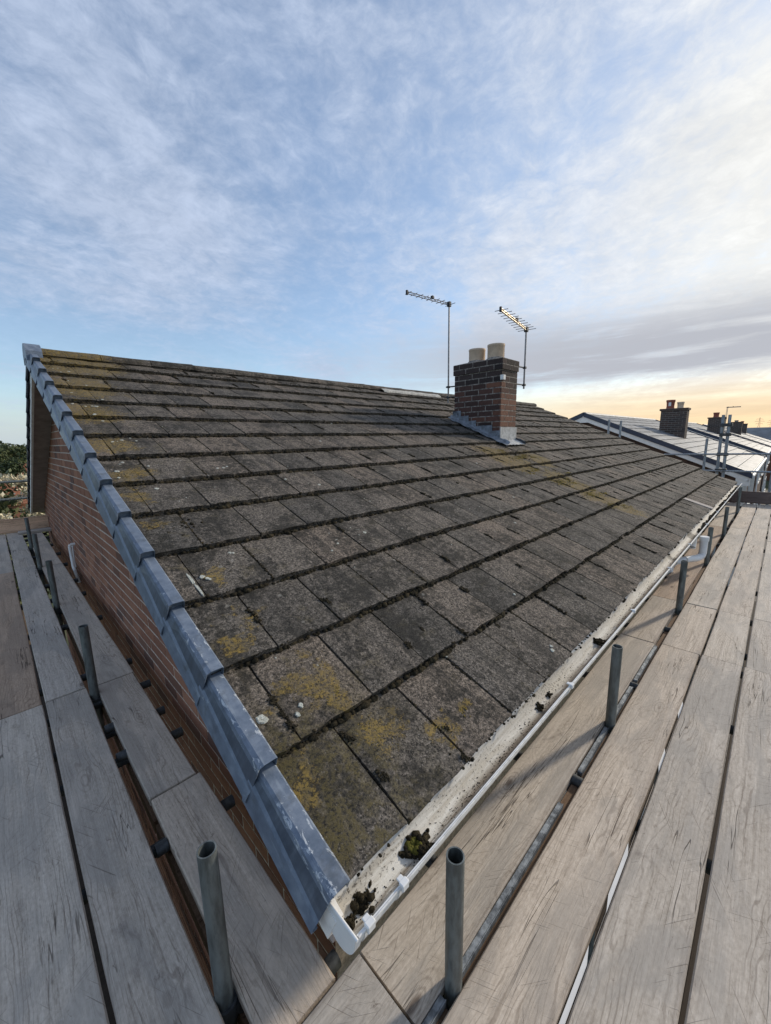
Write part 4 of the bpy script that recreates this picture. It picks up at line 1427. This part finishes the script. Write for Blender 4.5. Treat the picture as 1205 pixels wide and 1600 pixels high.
# toe boards at the ends
o = board('toe_board', M_WOODT, 'x', -.90, .115, (-.115, .115), 'brown toe board standing on edge across the far end of the gable walkway', 'board', group='toe boards')
o.location = (-.39, 8.26, DECK + .114); o.rotation_euler = (math.pi / 2, 0, R(-1.5))
o = board('toe_board', M_WOODP, 'x', -1.2, .10, (-.115, .115), 'dark purplish toe board standing on edge across the far end of the front walkway', 'board', group='toe boards')
o.location = (10.14, -.62, DECK + .13); o.rotation_euler = (math.pi / 2, 0, math.pi / 2)
# stub boards beside the wall at the far gable end
o = board('scaffold_board', M_WOOD, 'x', -.1, .42, (0, .20), 'short pale off-cut bridging the wall gap at the far gable end')
o.location = (-.03, 8.02, DECK + .036)


# battens and strips seen in the gaps
mb = MB()
for (a, b_) in ((-.6, .172), (.238, 1.49), (1.565, 3.27), (3.37, 4.9)):
    mb.bbox((a, -.1575, DECK - .060), (b_, -.1235, DECK - .030), .003)
tag(build('timber_batten', mb, M_WOODD), 'brown timber batten down in the gap along the front posts', 'batten')
for (a, b_, lab) in ((-.55, .172, 'zinc grey metal strip in the post gap, nearest piece left of the near post'), (.238, .93, 'zinc grey metal strip in the post gap right of the near post'),
                     (1.13, 1.495, 'zinc grey metal strip in the post gap just short of the second post'), (1.56, 1.935, 'zinc grey metal strip in the post gap just past the second post'), (2.02, 2.55, 'zinc grey metal strip in the post gap short of the cross joint')):
    q = MB(); q.bbox((a, -.1425, DECK - .026), (b_, -.1245, DECK - .006), .0025)
    q.box((a, -.1445, DECK - .027), (b_, -.1427, DECK - .004))
    tag(build('metal_strip', q, M_STRIP), lab, 'metal strip', 'grey metal strips in the gap along the posts')
for (a, b_, lab) in ((.10, .545, 'added white strip for brightness seen below the board gap, nearest piece'), (.66, .945, 'added white strip for brightness seen below the board gap, second piece'), (1.36, 1.545, 'added white strip for brightness seen below the board gap, short third piece'), (1.80, 1.99, 'added white strip for brightness seen below the board gap, farthest short piece')):
    q = MB(); q.add([(a + .06, -.3625, DECK - .012), (b_, -.3625, DECK - .012), (b_ - .05, -.3735, DECK - .012), (a, -.3735, DECK - .012), (a + .06, -.3625, DECK - .016), (b_, -.3625, DECK - .016), (b_ - .05, -.3735, DECK - .016), (a, -.3735, DECK - .016)],
                    [(3, 2, 1, 0), (4, 5, 6, 7), (0, 1, 5, 4), (1, 2, 6, 5), (2, 3, 7, 6), (3, 0, 4, 7)])
    tag(build('gap_brightness_strip', q, M_WHITE), lab, 'added strip', 'added white strips for brightness below the board gap')  # added strips standing in for brightness seen down through the gap

mb = MB()
for (a, b_) in ((.12, 1.0), (1.02, 3.2), (3.22, 5.4)):
    mb.bbox((-.194, a, DECK - .150), (-.110, b_, DECK - .088), .003)
tag(build('timber_batten', mb, M_WOODD), 'brown timber batten down in the gap along the gable side posts', 'batten')

# ================================================================== scaffold frame
sf_ = thing('tube_scaffold', 'galvanised tube scaffold with cut-off posts carrying the board walkways round the brick house', 'scaffold')
TR = .0225


def coupler(x, y, z, ax):
    q = MB()
    q.tube((x, y, z - .028), (x, y, z + .028), TR + .010, 12)
    d = Vector((1, 0, 0)) if ax == 'x' else Vector((0, 1, 0))
    side = Vector((0, 1, 0)) if ax == 'x' else Vector((1, 0, 0))
    p = Vector((x, y, z)) - side * (2 * TR + .004) * (1 if ax == 'x' else -1)
    q.tube(tuple(p - d * .027), tuple(p + d * .027), TR + .010, 12)
    c = Vector((x, y, z)) - side * (TR + .002) * (1 if ax == 'x' else -1)
    q.bbox(tuple(c - Vector((.02, .02, .025))), tuple(c + Vector((.02, .02, .025))), .004)
    q.tube(tuple(c + Vector((.03, .03, -.012))), tuple(c + Vector((-.03, .03, -.012))), .007, 6)
    q.tube(tuple(c + Vector((.03, .02, .012))), tuple(c + Vector((.055, .02, .012))), .011, 6)
    return q


for (x, top) in ((.2075, .004), (1.528, .010), (3.32, .006), (4.93, 0.0), (6.65, -.01), (8.84, .05)):
    q = MB(); lean = rnd.uniform(-.004, .004)
    q.tube((x, -.1405, GROUND), (x + lean, -.1405, top), TR, 18, hollow=.0035)
    build('standard', q, M_GALV, sf_)
    build('coupler', coupler(x, -.1405, DECK - .085, 'x'), M_GALVD, sf_)
for (y, x, top) in ((.276, -.2190, .045), (2.045, -.2165, .012), (3.85, -.212, .01), (5.43, -.208, .0), (6.74, -.206, .02)):
    q = MB(); lean = rnd.uniform(-.004, .004)
    q.tube((x, y, GROUND), (x, y + lean, top), TR, 18, hollow=.0035)
    build('standard', q, M_GALV, sf_)
    build('coupler', coupler(x, y, DECK - .056, 'y'), M_GALVD, sf_)
q = MB(); q.tube((-1.4, -.19, DECK - .110), (10.4, -.19, DECK - .110), TR, 12); build('ledger', q, M_GALV, sf_)
q = MB(); q.tube((-1.4, -1.02, DECK - .110), (10.4, -1.02, DECK - .110), TR, 12); build('ledger', q, M_GALV, sf_)
q = MB(); q.tube((-.26, -.9, DECK - .112), (-.26, 8.4, DECK - .112), TR, 12); build('ledger', q, M_GALV, sf_)
q = MB(); q.tube((-.92, -.9, DECK - .112), (-.92, 8.4, DECK - .112), TR, 12); build('ledger', q, M_GALV, sf_)
for x in (.45, 1.09, 1.975, 2.62, 2.90, 3.55, 4.35, 5.3, 6.2, 7.1, 7.5, 8.2, 9.2, 9.95):
    q = MB(); q.tube((x, -1.1, DECK - .0625), (x + rnd.uniform(-.02, .02), .14, DECK - .0625), TR, 12, hollow=.0035); build('transom', q, M_GALVD, sf_)
for x in (1.09, 1.975, 2.90):      # short clamp sleeve that shows in the gap
    q = MB(); q.tube((x, -.160, DECK - .022), (x, -.1225, DECK - .022), .0215, 14); build('board_clamp', q, M_GALVD, sf_)
for y in (.15, .86, 1.44, 1.69, 2.03, 2.41, 3.4, 4.2, 4.75, 5.6, 6.3, 7.0, 7.7, 8.1):
    q = MB(); q.tube((-.98, y + rnd.uniform(-.03, .03), DECK - .0625), (.052 + rnd.uniform(-.012, .012), y, DECK - .0625), TR, 12, hollow=.0035); build('transom', q, M_GALVD, sf_)
for y in (.82, 1.42, 1.68):
    q = MB(); q.tube((-.2335, y, DECK - .024), (-.1945, y, DECK - .024), .0215, 14); build('board_clamp', q, M_GALVD, sf_)
for z in (.385, .078):
    q = MB(); q.tube((-2.4, 9.05, z), (.9, 9.05, z), TR, 10); build('guard_rail', q, M_GALV, sf_)
q = MB(); q.tube((-1.9, 9.0, GROUND), (-1.9, 9.0, .7), TR, 10); build('standard', q, M_GALV, sf_)
# lower lift of the scaffold, darkness in the gaps put into its board colour
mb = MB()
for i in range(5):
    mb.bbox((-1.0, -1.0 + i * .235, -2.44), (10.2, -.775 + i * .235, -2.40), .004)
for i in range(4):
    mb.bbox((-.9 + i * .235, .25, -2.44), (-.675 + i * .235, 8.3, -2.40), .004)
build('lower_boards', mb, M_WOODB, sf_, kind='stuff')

# ================================================================== neighbouring houses
M_NTILE = mat_simple('smooth_grey_tile', (0.190, 0.200, 0.215), 0.60, 0, 0.4, 4, 0.15, 0.35)
M_NBRICK = mat_brick('neighbour_brick', [(0.0, (0.055, 0.040, 0.036)), (0.5, (0.085, 0.06, 0.05)), (1.0, (0.11, 0.07, 0.055))], (0.035, 0.03, 0.028))
M_NMORT = mat_simple('pale_mortar', (0.36, 0.34, 0.31), 0.95, 0, 0.2, 30, 0.2)


def neighbour(x0, dy, dz, label, pots, detail=True):
    h = thing('neighbour_house', label, 'house', 'row of similar houses beyond', (x0, dy, dz))
    # wall
    q = MB(); yw0, yw1 = .26, 2 * RY - .26
    q.prism([(yw0, GROUND - dz), (yw1, GROUND - dz), (yw1, -.02), (RY, RZ - .14), (yw0, -.02)], None, 0, .12, LEN - .12)
    wl = build('wall', q, M_NBRICK, h)
    bq = MB(); r0 = 0; z = -2.0
    while z < RZ and detail:
        lo = max(.255, (z + .21) * CP / SP)
        y = lo - (.11 if r0 % 2 else 0)
        while y < 2 * RY - lo:
            bq.box((.112, max(y, lo), z), (.125, min(y + .215, 2 * RY - lo), z + .065)); y += .226
        z += .078; r0 += 1
    if detail:
        build('bricks', bq, M_NBRICK, wl, kind='stuff')
    # roof
    q = MB(); q.prism([(0, -.05), (RY, RZ - .05), (2 * RY, -.05), (2 * RY, -.09), (RY, RZ - .09), (0, -.09)], None, 0, .0, LEN)
    rf = build('roof', q, M_NAVY, h)
    q = MB(); gg = .345
    for side in (0, 1):
        for k in range(NR):
            for i in range(37):
                a = i * W - (W / 2 if k % 2 else 0)
                a0, a1 = max(a, 0) + .010, min(a + W, LEN) - .010
                if a1 - a0 < .03: continue
                j = rnd.uniform(-.002, .002)
                pts = [roof(a0, k * gg + .016, j), roof(a1, k * gg + .016, j), roof(a1, k * gg + gg + .05, -.028 + j), roof(a0, k * gg + gg + .05, -.028 + j), roof(a0, k * gg + .006, -.026), roof(a1, k * gg + .006, -.026)]
                fs = [(0, 1, 2, 3), (4, 5, 1, 0)]
                if side:
                    pts = [Vector((p.x, 2 * RY - p.y, p.z)) for p in pts]; fs = [f[::-1] for f in fs]
                q.add(pts, fs)
    build('tiles', q, M_NTILE, rf, kind='stuff')
    q = MB(); q.tube((.02, RY, RZ - .05), (LEN - .02, RY, RZ - .05), .09, 10); build('ridge', q, M_NTILE, rf)
    for xs in (-.055, LEN - .005):
        q = MB()
        for side in (0, 1):
            pts = [roof(xs, -.03, .03), roof(xs + .06, -.03, .03), roof(xs + .06, NR * G, .03), roof(xs, NR * G, .03)]
            lo = [p + Vector((0, 0, -.15)) for p in pts]
            if side:
                pts = [Vector((p.x, 2 * RY - p.y, p.z)) for p in pts]; lo = [Vector((p.x, 2 * RY - p.y, p.z)) for p in lo]
            fs = [(0, 1, 2, 3), (0, 4, 5, 1), (1, 5, 6, 2), (3, 7, 4, 0), (7, 6, 5, 4)]
            q.add(pts + lo, [f[::-1] for f in fs] if side else fs)
        build('verge', q, M_NAVY, rf)
    q = MB()
    for side in (0, 1):
        pts = [roof(-.03, -.03, -.11), roof(-.03, NR * G, -.11), roof(-.03, NR * G, -.235), roof(-.03, -.03, -.235)]
        if side: pts = [Vector((p.x, 2 * RY - p.y, p.z)) for p in pts]
        b2 = [p + Vector((.022, 0, 0)) for p in pts]
        q.add(pts + b2, [(0, 1, 2, 3), (7, 6, 5, 4), (2, 6, 7, 3), (3, 7, 4, 0)] if not side else [(3, 2, 1, 0), (4, 5, 6, 7), (3, 7, 6, 2), (0, 4, 7, 3)])
    zr_ = RZ - .09; q.prism([(RY - .25, zr_ - .23), (RY + .25, zr_ - .23), (RY + .04, zr_ - .0), (RY - .04, zr_ - .0)], None, 0, -.034, -.012)
    build('bargeboard', q, M_WHITE, h)
    q = MB(); xs = LEN / 2 - .02                                      # party line between the pair
    for k in range(NR * 2):
        a, b_ = k * G / 2, (k + 1) * G / 2
        q.add([roof(xs, a, .015), roof(xs + .05, a, .015), roof(xs + .05, b_, .012), roof(xs, b_, .012)], [(0, 1, 2, 3)])
    build('party_joint', q, M_NAVY, rf)
    q = MB(); q.box((-.02, .03, -.22), (LEN, .05, -.04)); build('fascia', q, M_WHITE, h)
    q = MB(); q.tube((-.03, -.03, -.075), (LEN, -.03, -.075), .052, 10); build('gutter', q, M_WHITE, h)
    q = MB(); q.box((-.02, .0, -.34), (.12, .30, -.10)); build('soffit_box', q, M_WHITE, h)
    q = MB(); q.tube((.24, .20, -.14), (.24, .20, GROUND - dz), .036, 10); q.tube((.36, .20, -.2), (.36, .20, GROUND - dz), .03, 10); build('downpipe', q, M_WHITE, h)
    # windows on the front, upper floor and lower floor
    for zz in (-1.65, -4.3):
        for xw in (.55, 2.6, 6.2, 8.3):
            q = MB(); y = .205
            q.box((xw, y, zz), (xw + 1.5, y + .05, zz + .07)); q.box((xw, y, zz + 1.13), (xw + 1.5, y + .05, zz + 1.2))
            for xx in (0, .72, 1.43): q.box((xw + xx, y + .001, zz + .07), (xw + xx + .07, y + .051, zz + 1.13))
            fr = build('window', q, M_WHITE, h)
            q = MB(); q.box((xw + .07, y + .02, zz + .07), (xw + 1.43, y + .03, zz + 1.13)); build('pane', q, M_GLASS, fr)
            q = MB(); q.bbox((xw - .05, y - .06, zz - .05), (xw + 1.55, y + .04, zz - .005), .006); build('sill', q, M_WHITE, fr)
    # chimney
    cxx = 4.55
    q = MB(); q.box((cxx, 2.24, .7), (cxx + .5, 3.08, 2.02)); q.box((cxx - .035, 2.205, 2.02), (cxx + .535, 3.115, 2.10))
    ch = build('chimney', q, M_NMORT, rf)
    bq = MB()
    for r_ in range(15):
        z = 2.02 - .0765 * (r_ + 1) + .006
        if r_ == 0:
            bq.box((cxx - .045, 2.195, 2.025), (cxx + .545, 3.125, 2.095))
        y = 2.24 - (.11 if r_ % 2 else 0)
        while y < 3.08:
            a, b_ = max(y, 2.24), min(y + .215, 3.08)
            if b_ - a > .03:
                bq.box((cxx - .008, a, z), (cxx + .02, b_, z + .064)); bq.box((cxx + .48, a, z), (cxx + .508, b_, z + .064))
            y += .226
        for (xa, xb) in ((cxx - .006, cxx + .215), (cxx + .228, cxx + .506)):
            bq.box((xa, 2.232, z), (xb, 2.245, z + .064))
    build('bricks', bq, M_NBRICK, ch, kind='stuff')
    for (py_, mt, hh, rr) in pots:
        q = MB(); q.lathe([(rr, 0), (rr * .92, hh * .3), (rr, hh * .75), (rr * 1.1, hh * .8), (rr * 1.1, hh), (rr * .85, hh), (rr * .85, hh * .5), (0, hh * .5)], (cxx + .25, py_, 2.10), 16); build('chimney_pot', q, mt, ch)
    return h, ch


n1_, c1_ = neighbour(14.25, -.05, -.12, 'nearest neighbouring house with shiny pale roof, navy verge and white bargeboard behind the scaffold tubes', [(2.83, M_REDPOT, .34, .14), (2.50, M_POT, .24, .11)])
# metal cowl banding on the red pot, as a pale mark
q = MB(); q.box((4.55 + .10, 2.79, 2.20), (4.55 + .112, 2.87, 2.34)); build('pot_band', q, M_WHITE, c1_)
neighbour(28.55, 0, -.1, 'second neighbouring house along the row, roof half hidden behind the tall twin tubes', [(2.72, M_REDPOT, .30, .15)], False)
neighbour(43.0, 0, -.15, 'third neighbouring house along the row with a plain dark chimney', [(2.66, M_CMORT, .14, .14)], False)
neighbour(57.5, .4, -.1, 'farthest neighbouring house at the end of the row', [(2.7, M_REDPOT, .3, .14)], False)
aerial('tv_aerial', 'tiny far tv aerial standing beside the third dark chimney along the row', (46.6, 3.35, 1.5), (46.6, 3.35, 3.25), (.2, -.26, 0), 7, .02, M_ALU, M_ALU, [])
aerial('tv_aerial', 'small tv aerial on the second far chimney, half behind the twin tubes', (33.4, 2.2, 1.6), (33.4, 2.2, 2.62), (.1, -.6, 0), 7, .014, M_ALU, M_ALU, [(1.9, (33.2, 2.3, 1.9))])

# pale blue roofs beyond the row
M_BLUER = mat_simple('far_slate', (0.21, 0.22, 0.235), 0.5, 0, 0.25, .8, 0.0, 0.5)
far = thing('terrace_house', 'long low house with a wide blue grey roof far off under the pylons', 'house', loc=(72, -14, 0))
q = MB(); q.box((0.6, 0, GROUND), (9.4, 17.5, -1.2)); build('wall', q, M_BRICK, far)
q = MB()
for i in range(26):
    a, b_ = i / 26, (i + 1) / 26
    q.add([(5 * a, -.3, -1.3 + 2.95 * a + .04), (5 * a, 17.8, -1.3 + 2.95 * a + .04), (5 * b_, 17.8, -1.3 + 2.95 * b_), (5 * b_, -.3, -1.3 + 2.95 * b_), (5 * a, -.3, -1.3 + 2.95 * a), (5 * a, 17.8, -1.3 + 2.95 * a)], [(3, 2, 1, 0), (0, 1, 5, 4)])
q.add([(5, -.3, 1.65), (5, 17.8, 1.65), (10, 17.8, -1.3), (10, -.3, -1.3)], [(0, 3, 2, 1)])
build('roof', q, M_BLUER, far)

# ------------------------------------------------------------------ neighbour's scaffold
ns = thing('tube_scaffold', 'bare tube scaffold with twin tall poles and rails before the nearest neighbouring roof', 'scaffold')
def pole(nm, p0, p1, r=.0242, mt=None):
    q = MB(); q.tube(p0, p1, r, 12, hollow=.004); build(nm, q, mt or M_GALVB, ns)
M_GALVB = mat_galv('blueish_galvanised', (0.30, 0.34, 0.38), 0.5)
pole('standard', (13.3, .537, GROUND), (13.3, .61, 1.46), .035)
pole('standard', (13.25, .40, GROUND), (13.25, .475, 1.455), .035)
pole('standard', (13.3, .885, GROUND), (13.3, .885, .86), .03)
pole('standard', (13.3, 3.32, GROUND), (13.3, 3.32, 1.47), .03)
pole('standard', (13.3, 2.99, GROUND), (13.3, 2.99, 1.42), .03)
pole('standard', (13.35, -.47, GROUND), (13.35, -.47, .62), .03)
pole('guard_rail', (13.22, 1.80, .42), (13.22, -2.2, .50), .024)
pole('guard_rail', (13.22, 1.0, .0), (13.22, -2.2, .03), .024)
for z in (.44, .02, .95, 1.2):
    q = MB(); q.bbox((13.2, .40, z - .04), (13.34, .64, z + .04), .008); build('coupler', q, M_GALVD, ns)

# pylons on the horizon
def pylon(label, x, y, hgt):
    t = thing('pylon', label, 'pylon', 'electricity pylons on the horizon', (x, y, GROUND))
    q = MB(); r = hgt * .0035
    wd = lambda z: hgt * (.085 * (1 - z / hgt) ** 1.4 + .012)
    lv = [0, .18, .34, .48, .60, .70, .78, .86, .94, 1.0]
    for i in range(len(lv) - 1):
        z0, z1 = lv[i] * hgt, lv[i + 1] * hgt
        for sx, sy in ((1, 1), (1, -1), (-1, 1), (-1, -1)):
            q.tube((sx * wd(z0), sy * wd(z0), z0), (sx * wd(z1), sy * wd(z1), z1), r, 5)
        for s in (1, -1):
            q.tube((s * wd(z0), -wd(z0), z0), (s * wd(z1), wd(z1), z1), r * .7, 4); q.tube((s * wd(z0), wd(z0), z0), (s * wd(z1), -wd(z1), z1), r * .7, 4)
            q.tube((-wd(z0), s * wd(z0), z0), (wd(z1), s * wd(z1), z1), r * .7, 4)
    build('tower', q, M_GALVD, t)
    for f, L2 in ((.66, .15), (.79, .19), (.91, .13)):
        q = MB()
        for s in (1, -1):
            q.tube((0, s * wd(f * hgt), f * hgt + hgt * .03), (0, s * hgt * L2, f * hgt), r, 5); q.tube((0, s * wd(f * hgt), f * hgt), (0, s * hgt * L2, f * hgt), r, 5)
            q.tube((0, s * hgt * L2, f * hgt), (0, s * hgt * L2, f * hgt - hgt * .05), r * .8, 5)
        build('cross_arm', q, M_GALVD, t)


pylon('tallest pylon on the horizon above the blue roof at the right', 900, 31.5, 30)
pylon('pylon on the horizon at the far right picture edge', 1050, 20.5, 30)
pylon('faint pylon between the second neighbouring ridge and chimney', 1000, 97, 40)

# ================================================================== left background
hm, ht_, hb = new_mat('hill_ground')
hp = ht_.node('ShaderNodeNewGeometry').outputs['Position']
ht_.put(hb.inputs['Base Color'], ht_.ramp(ht_.noise(hp, .08, 6, .6), [(.35, (.030, .045, .016)), (.6, (.065, .08, .028))]))
hb.inputs['Roughness'].default_value = 1
HH = 4.2
nx, ny = 40, 16
vs, fs = [], []
for j in range(ny + 1):
    for i in range(nx + 1):
        x = -160 + 320 * i / nx; y = 110 + 130 * j / ny
        e = math.exp(-((x + 15) / 70) ** 2) * math.sin(math.pi * min(1, j / ny * 1.0)) ** .8
        vs.append((x, y, GROUND - .05 + e * HH + .5 * math.sin(x * .11) * e))
for j in range(ny):
    for i in range(nx):
        a = j * (nx + 1) + i
        fs.append((a, a + 1, a + nx + 2, a + nx + 1))
q = MB(); q.add(vs, fs, 0, True); build('hills', q, hm, kind='structure')

M_LEAFD = mat_leaf('dark_leaves', [(0, (.018, .030, .010)), (.5, (.035, .055, .016)), (1, (.060, .085, .024))])
M_LEAFM = mat_leaf('mid_leaves', [(0, (.030, .045, .014)), (.5, (.055, .075, .020)), (1, (.10, .11, .035))])
M_LEAFG = mat_leaf('grey_green_leaves', [(0, (.040, .055, .020)), (.5, (.08, .10, .035)), (1, (.14, .15, .06))])
M_FLOW = mat_leaf('cream_blossom', [(0, (.42, .36, .24)), (.5, (.58, .52, .38)), (1, (.66, .60, .42))])
M_BARK = mat_simple('bark', (0.07, 0.05, 0.035), 0.95, 0, 0.4, 8, 0.5)


def leaf_mesh(name, clumps, nleaf, size, mat, seed, shell=.75):
    rs = np.random.default_rng(seed)
    V = []
    for (cx_, cy_, cz_, rx, ry, rz) in clumps:
        k = max(30, int(nleaf * rx * rz / sum(c[3] * c[5] for c in clumps)))
        d = rs.normal(0, 1, (k, 3)); d /= np.linalg.norm(d, axis=1)[:, None]
        rr = rs.uniform(shell, 1.08, (k, 1)) * (1 + .18 * np.sin(d[:, :1] * 7 + d[:, 2:] * 5 + cx_))
        p = d * rr * np.array([rx, ry, rz]) + np.array([cx_, cy_, cz_])
        a = rs.normal(0, 1, (k, 3)); a /= np.linalg.norm(a, axis=1)[:, None]
        b_ = np.cross(a, rs.normal(0, 1, (k, 3))); b_ /= np.linalg.norm(b_, axis=1)[:, None]
        s = size * rs.uniform(.5, 1.4, (k, 1))
        V.append(np.stack([p - a * s, p + b_ * s * .55, p + a * s, p - b_ * s * .55], 1).reshape(-1, 3))
    V = np.concatenate(V)
    F = np.arange(len(V)).reshape(-1, 4)
    return np_mesh(name, V, F, mat)


def tree(name, label, x, y, z0, h, r, seed, mat, nleaf=1500, group=None, leaf=.18, low=.3):
    rs = random.Random(seed)
    t = thing(name, label, 'tree', group, (x, y, z0))
    q = MB(); q.tube((0, 0, -.3), (.05 * h * rs.uniform(-1, 1), 0, h * .62), h * .03, 8, h * .012)
    for i in range(6):
        a = rs.uniform(0, 6.28); zz = h * rs.uniform(low, .55)
        q.tube((0, 0, zz), (r * .6 * math.cos(a), r * .6 * math.sin(a), zz + h * .22), h * .011, 6, h * .004)
    build('trunk', q, M_BARK, t)
    cl_ = []
    for i in range(11):
        a = rs.uniform(0, 6.28); f = rs.uniform(.15, .72); zz = h * rs.uniform(low + .1, .86)
        tap = 1.0 if zz < h * .6 else 1 - .55 * (zz / h - .6) / .4
        cl_.append((r * f * math.cos(a) * tap, r * f * math.sin(a) * tap, zz, r * rs.uniform(.28, .48), r * rs.uniform(.28, .48), h * rs.uniform(.09, .17)))
    cl_.append((0, 0, h * .88, r * .35, r * .35, h * .12))
    link('crown', leaf_mesh('crown', cl_, nleaf, leaf, mat, seed, .45), t)
    return t


hz = lambda x, y: GROUND + HH * math.exp(-((x + 15) / 70) ** 2) * math.sin(math.pi * min(1, max(0, (y - 110) / 130))) ** .8
wm = [[], [], []]
rw = random.Random(8)
for i in range(170):                                   # the far wood reads as one mass
    x = rw.uniform(-70, 45); y = rw.uniform(118, 178)
    top = 3.0 - .10 * max(0, x + 3) - .02 * abs(y - 160)
    z0 = hz(x, y); h_ = max(2.5, min(7.5, top - z0)) * rw.uniform(.75, 1.0)
    r_ = rw.uniform(2.0, 3.6)
    wm[rw.choice((0, 0, 1, 1, 2))].append((x, y, z0 + h_ * .58, r_, r_, h_ * .42))
for cl_, mt in zip(wm, (M_LEAFD, M_LEAFM, M_LEAFG)):
    pass
V_ = [leaf_mesh('w', cl_, 420 * len(cl_), .34, mt, 5 + k, .8) for k, (cl_, mt) in enumerate(zip(wm, (M_LEAFD, M_LEAFM, M_LEAFG)))]
vv, ff, mi, o_ = [], [], [], 0
for k, me in enumerate(V_):
    n_ = len(me.vertices); co_ = np.empty(n_ * 3, np.float32); me.vertices.foreach_get('co', co_)
    vv.append(co_.reshape(-1, 3)); ff.append(np.arange(n_).reshape(-1, 4) + o_); mi += [k] * (n_ // 4); o_ += n_
    bpy.data.meshes.remove(me)
link('wooded_hillside', np_mesh('wooded_hillside', np.concatenate(vv), np.concatenate(ff), [M_LEAFD, M_LEAFM, M_LEAFG], False, mi), None, kind='stuff')
tree('tree', 'round grey green tree on the slope left of the red roofs', -1.6, 84, GROUND, 5.0, 3.0, 41, M_LEAFG, 3000, None, .22, .15)
tree('tree', 'bushy mid green tree between the red roofs and the wooded hill', 3.0, 92, GROUND, 4.6, 3.2, 42, M_LEAFM, 3000, None, .22, .15)
tree('tree', 'dark tree standing behind the orange brown roof', 1.0, 56, GROUND, 5.0, 2.3, 43, M_LEAFD, 5000, None, .15, .12)
tree('tree', 'dark bushy tree right of the orange brown roof', 3.6, 50, GROUND, 4.3, 2.2, 44, M_LEAFM, 5000, None, .14, .12)
# white flowering shrubs near, behind the guard rails
def shrub(label, x, y, h_, r_, seed, flow=700):
    t = tree('flowering_shrub', label, x, y, GROUND, h_, r_, seed, M_LEAFG, 5200, None, .075, .25)
    t['category'] = 'shrub'
    rs = random.Random(seed)
    cl_ = []
    for i in range(44):
        a = rs.uniform(0, 6.28); f = rs.uniform(.3, 1.0)
        zz = h_ * (1.0 - .42 * f * f * rs.uniform(.3, 1.3))
        cl_.append((r_ * f * math.cos(a), r_ * f * math.sin(a), zz, .24, .24, .15))
    link('blossom', leaf_mesh('blossom', cl_, flow * 4, .05, M_FLOW, seed + 9, .2), t)


shrub('tall shrub covered in cream blossom seen between the left guard rails', -.45, 15.0, 5.75, 1.5, 71, 1500)
shrub('second cream flowering shrub, just behind and right of the tall one', 1.0, 17.0, 5.5, 1.4, 72, 1200)
shrub('cream flowering shrub further left, outside the picture edge', -3.4, 16.0, 5.0, 1.6, 73)


def redhouse(label, x, y, w_, d_, h_, rise, wallm):
    t = thing('red_roofed_house', label, 'house', None, (x, y, GROUND))
    q = MB(); q.prism([(0, 0), (d_, 0), (d_, h_), (d_ / 2, h_ + rise - .1), (0, h_)], None, 0, 0, w_); build('wall', q, wallm, t)
    q = MB()
    for k in range(12):
        a, b_ = k / 12, (k + 1) / 12
        for s in (0, 1):
            yy = lambda f: (-.3 + (d_ / 2 + .3) * f) if not s else (d_ + .3 - (d_ / 2 + .3) * f)
            pts = [(-.3, yy(a), h_ - .12 + (rise + .12) * a + .06), (w_ + .3, yy(a), h_ - .12 + (rise + .12) * a + .06), (w_ + .3, yy(b_), h_ - .12 + (rise + .12) * b_ + .02), (-.3, yy(b_), h_ - .12 + (rise + .12) * b_ + .02), (-.3, yy(a), h_ - .14 + (rise + .12) * a), (w_ + .3, yy(a), h_ - .14 + (rise + .12) * a)]
            fs = [(0, 1, 2, 3), (4, 5, 1, 0)]
            q.add(pts, [f[::-1] for f in fs] if s else fs)
    rf = build('roof', q, M_REDT, t)
    q = MB(); q.box((w_ * .3, d_ * .4, h_ + rise * .5), (w_ * .3 + .6, d_ * .4 + .9, h_ + rise + .9)); build('chimney', q, M_BRICK, rf)
    for xx in (.18, .58):
        q = MB(); q.box((w_ * xx, -.04, h_ - 1.6), (w_ * xx + 1.5, .02, h_ - .45)); fr = build('window', q, M_WHITE, t)
        q = MB(); q.box((w_ * xx + .08, -.05, h_ - 1.52), (w_ * xx + 1.42, -.041, h_ - .53)); build('pane', q, M_GLASS, fr)


M_REDT = mat_simple('red_roof_tile', (0.26, 0.105, 0.055), 0.85, 0, 0.25, 3, 0.3)
redhouse('orange brown roofed house behind the cream shrubs at the left', -6.5, 42, 7.6, 7, 2.0, 1.7, M_BRICK)
redhouse('red roofed house further back below the wooded hill', 1.5, 66, 10, 7, 2.3, 1.9, M_BARGE)
redhouse('small house with dull red roof at the foot of the hill', -9.5, 72, 9, 7, 2.5, 1.9, M_BARGE)
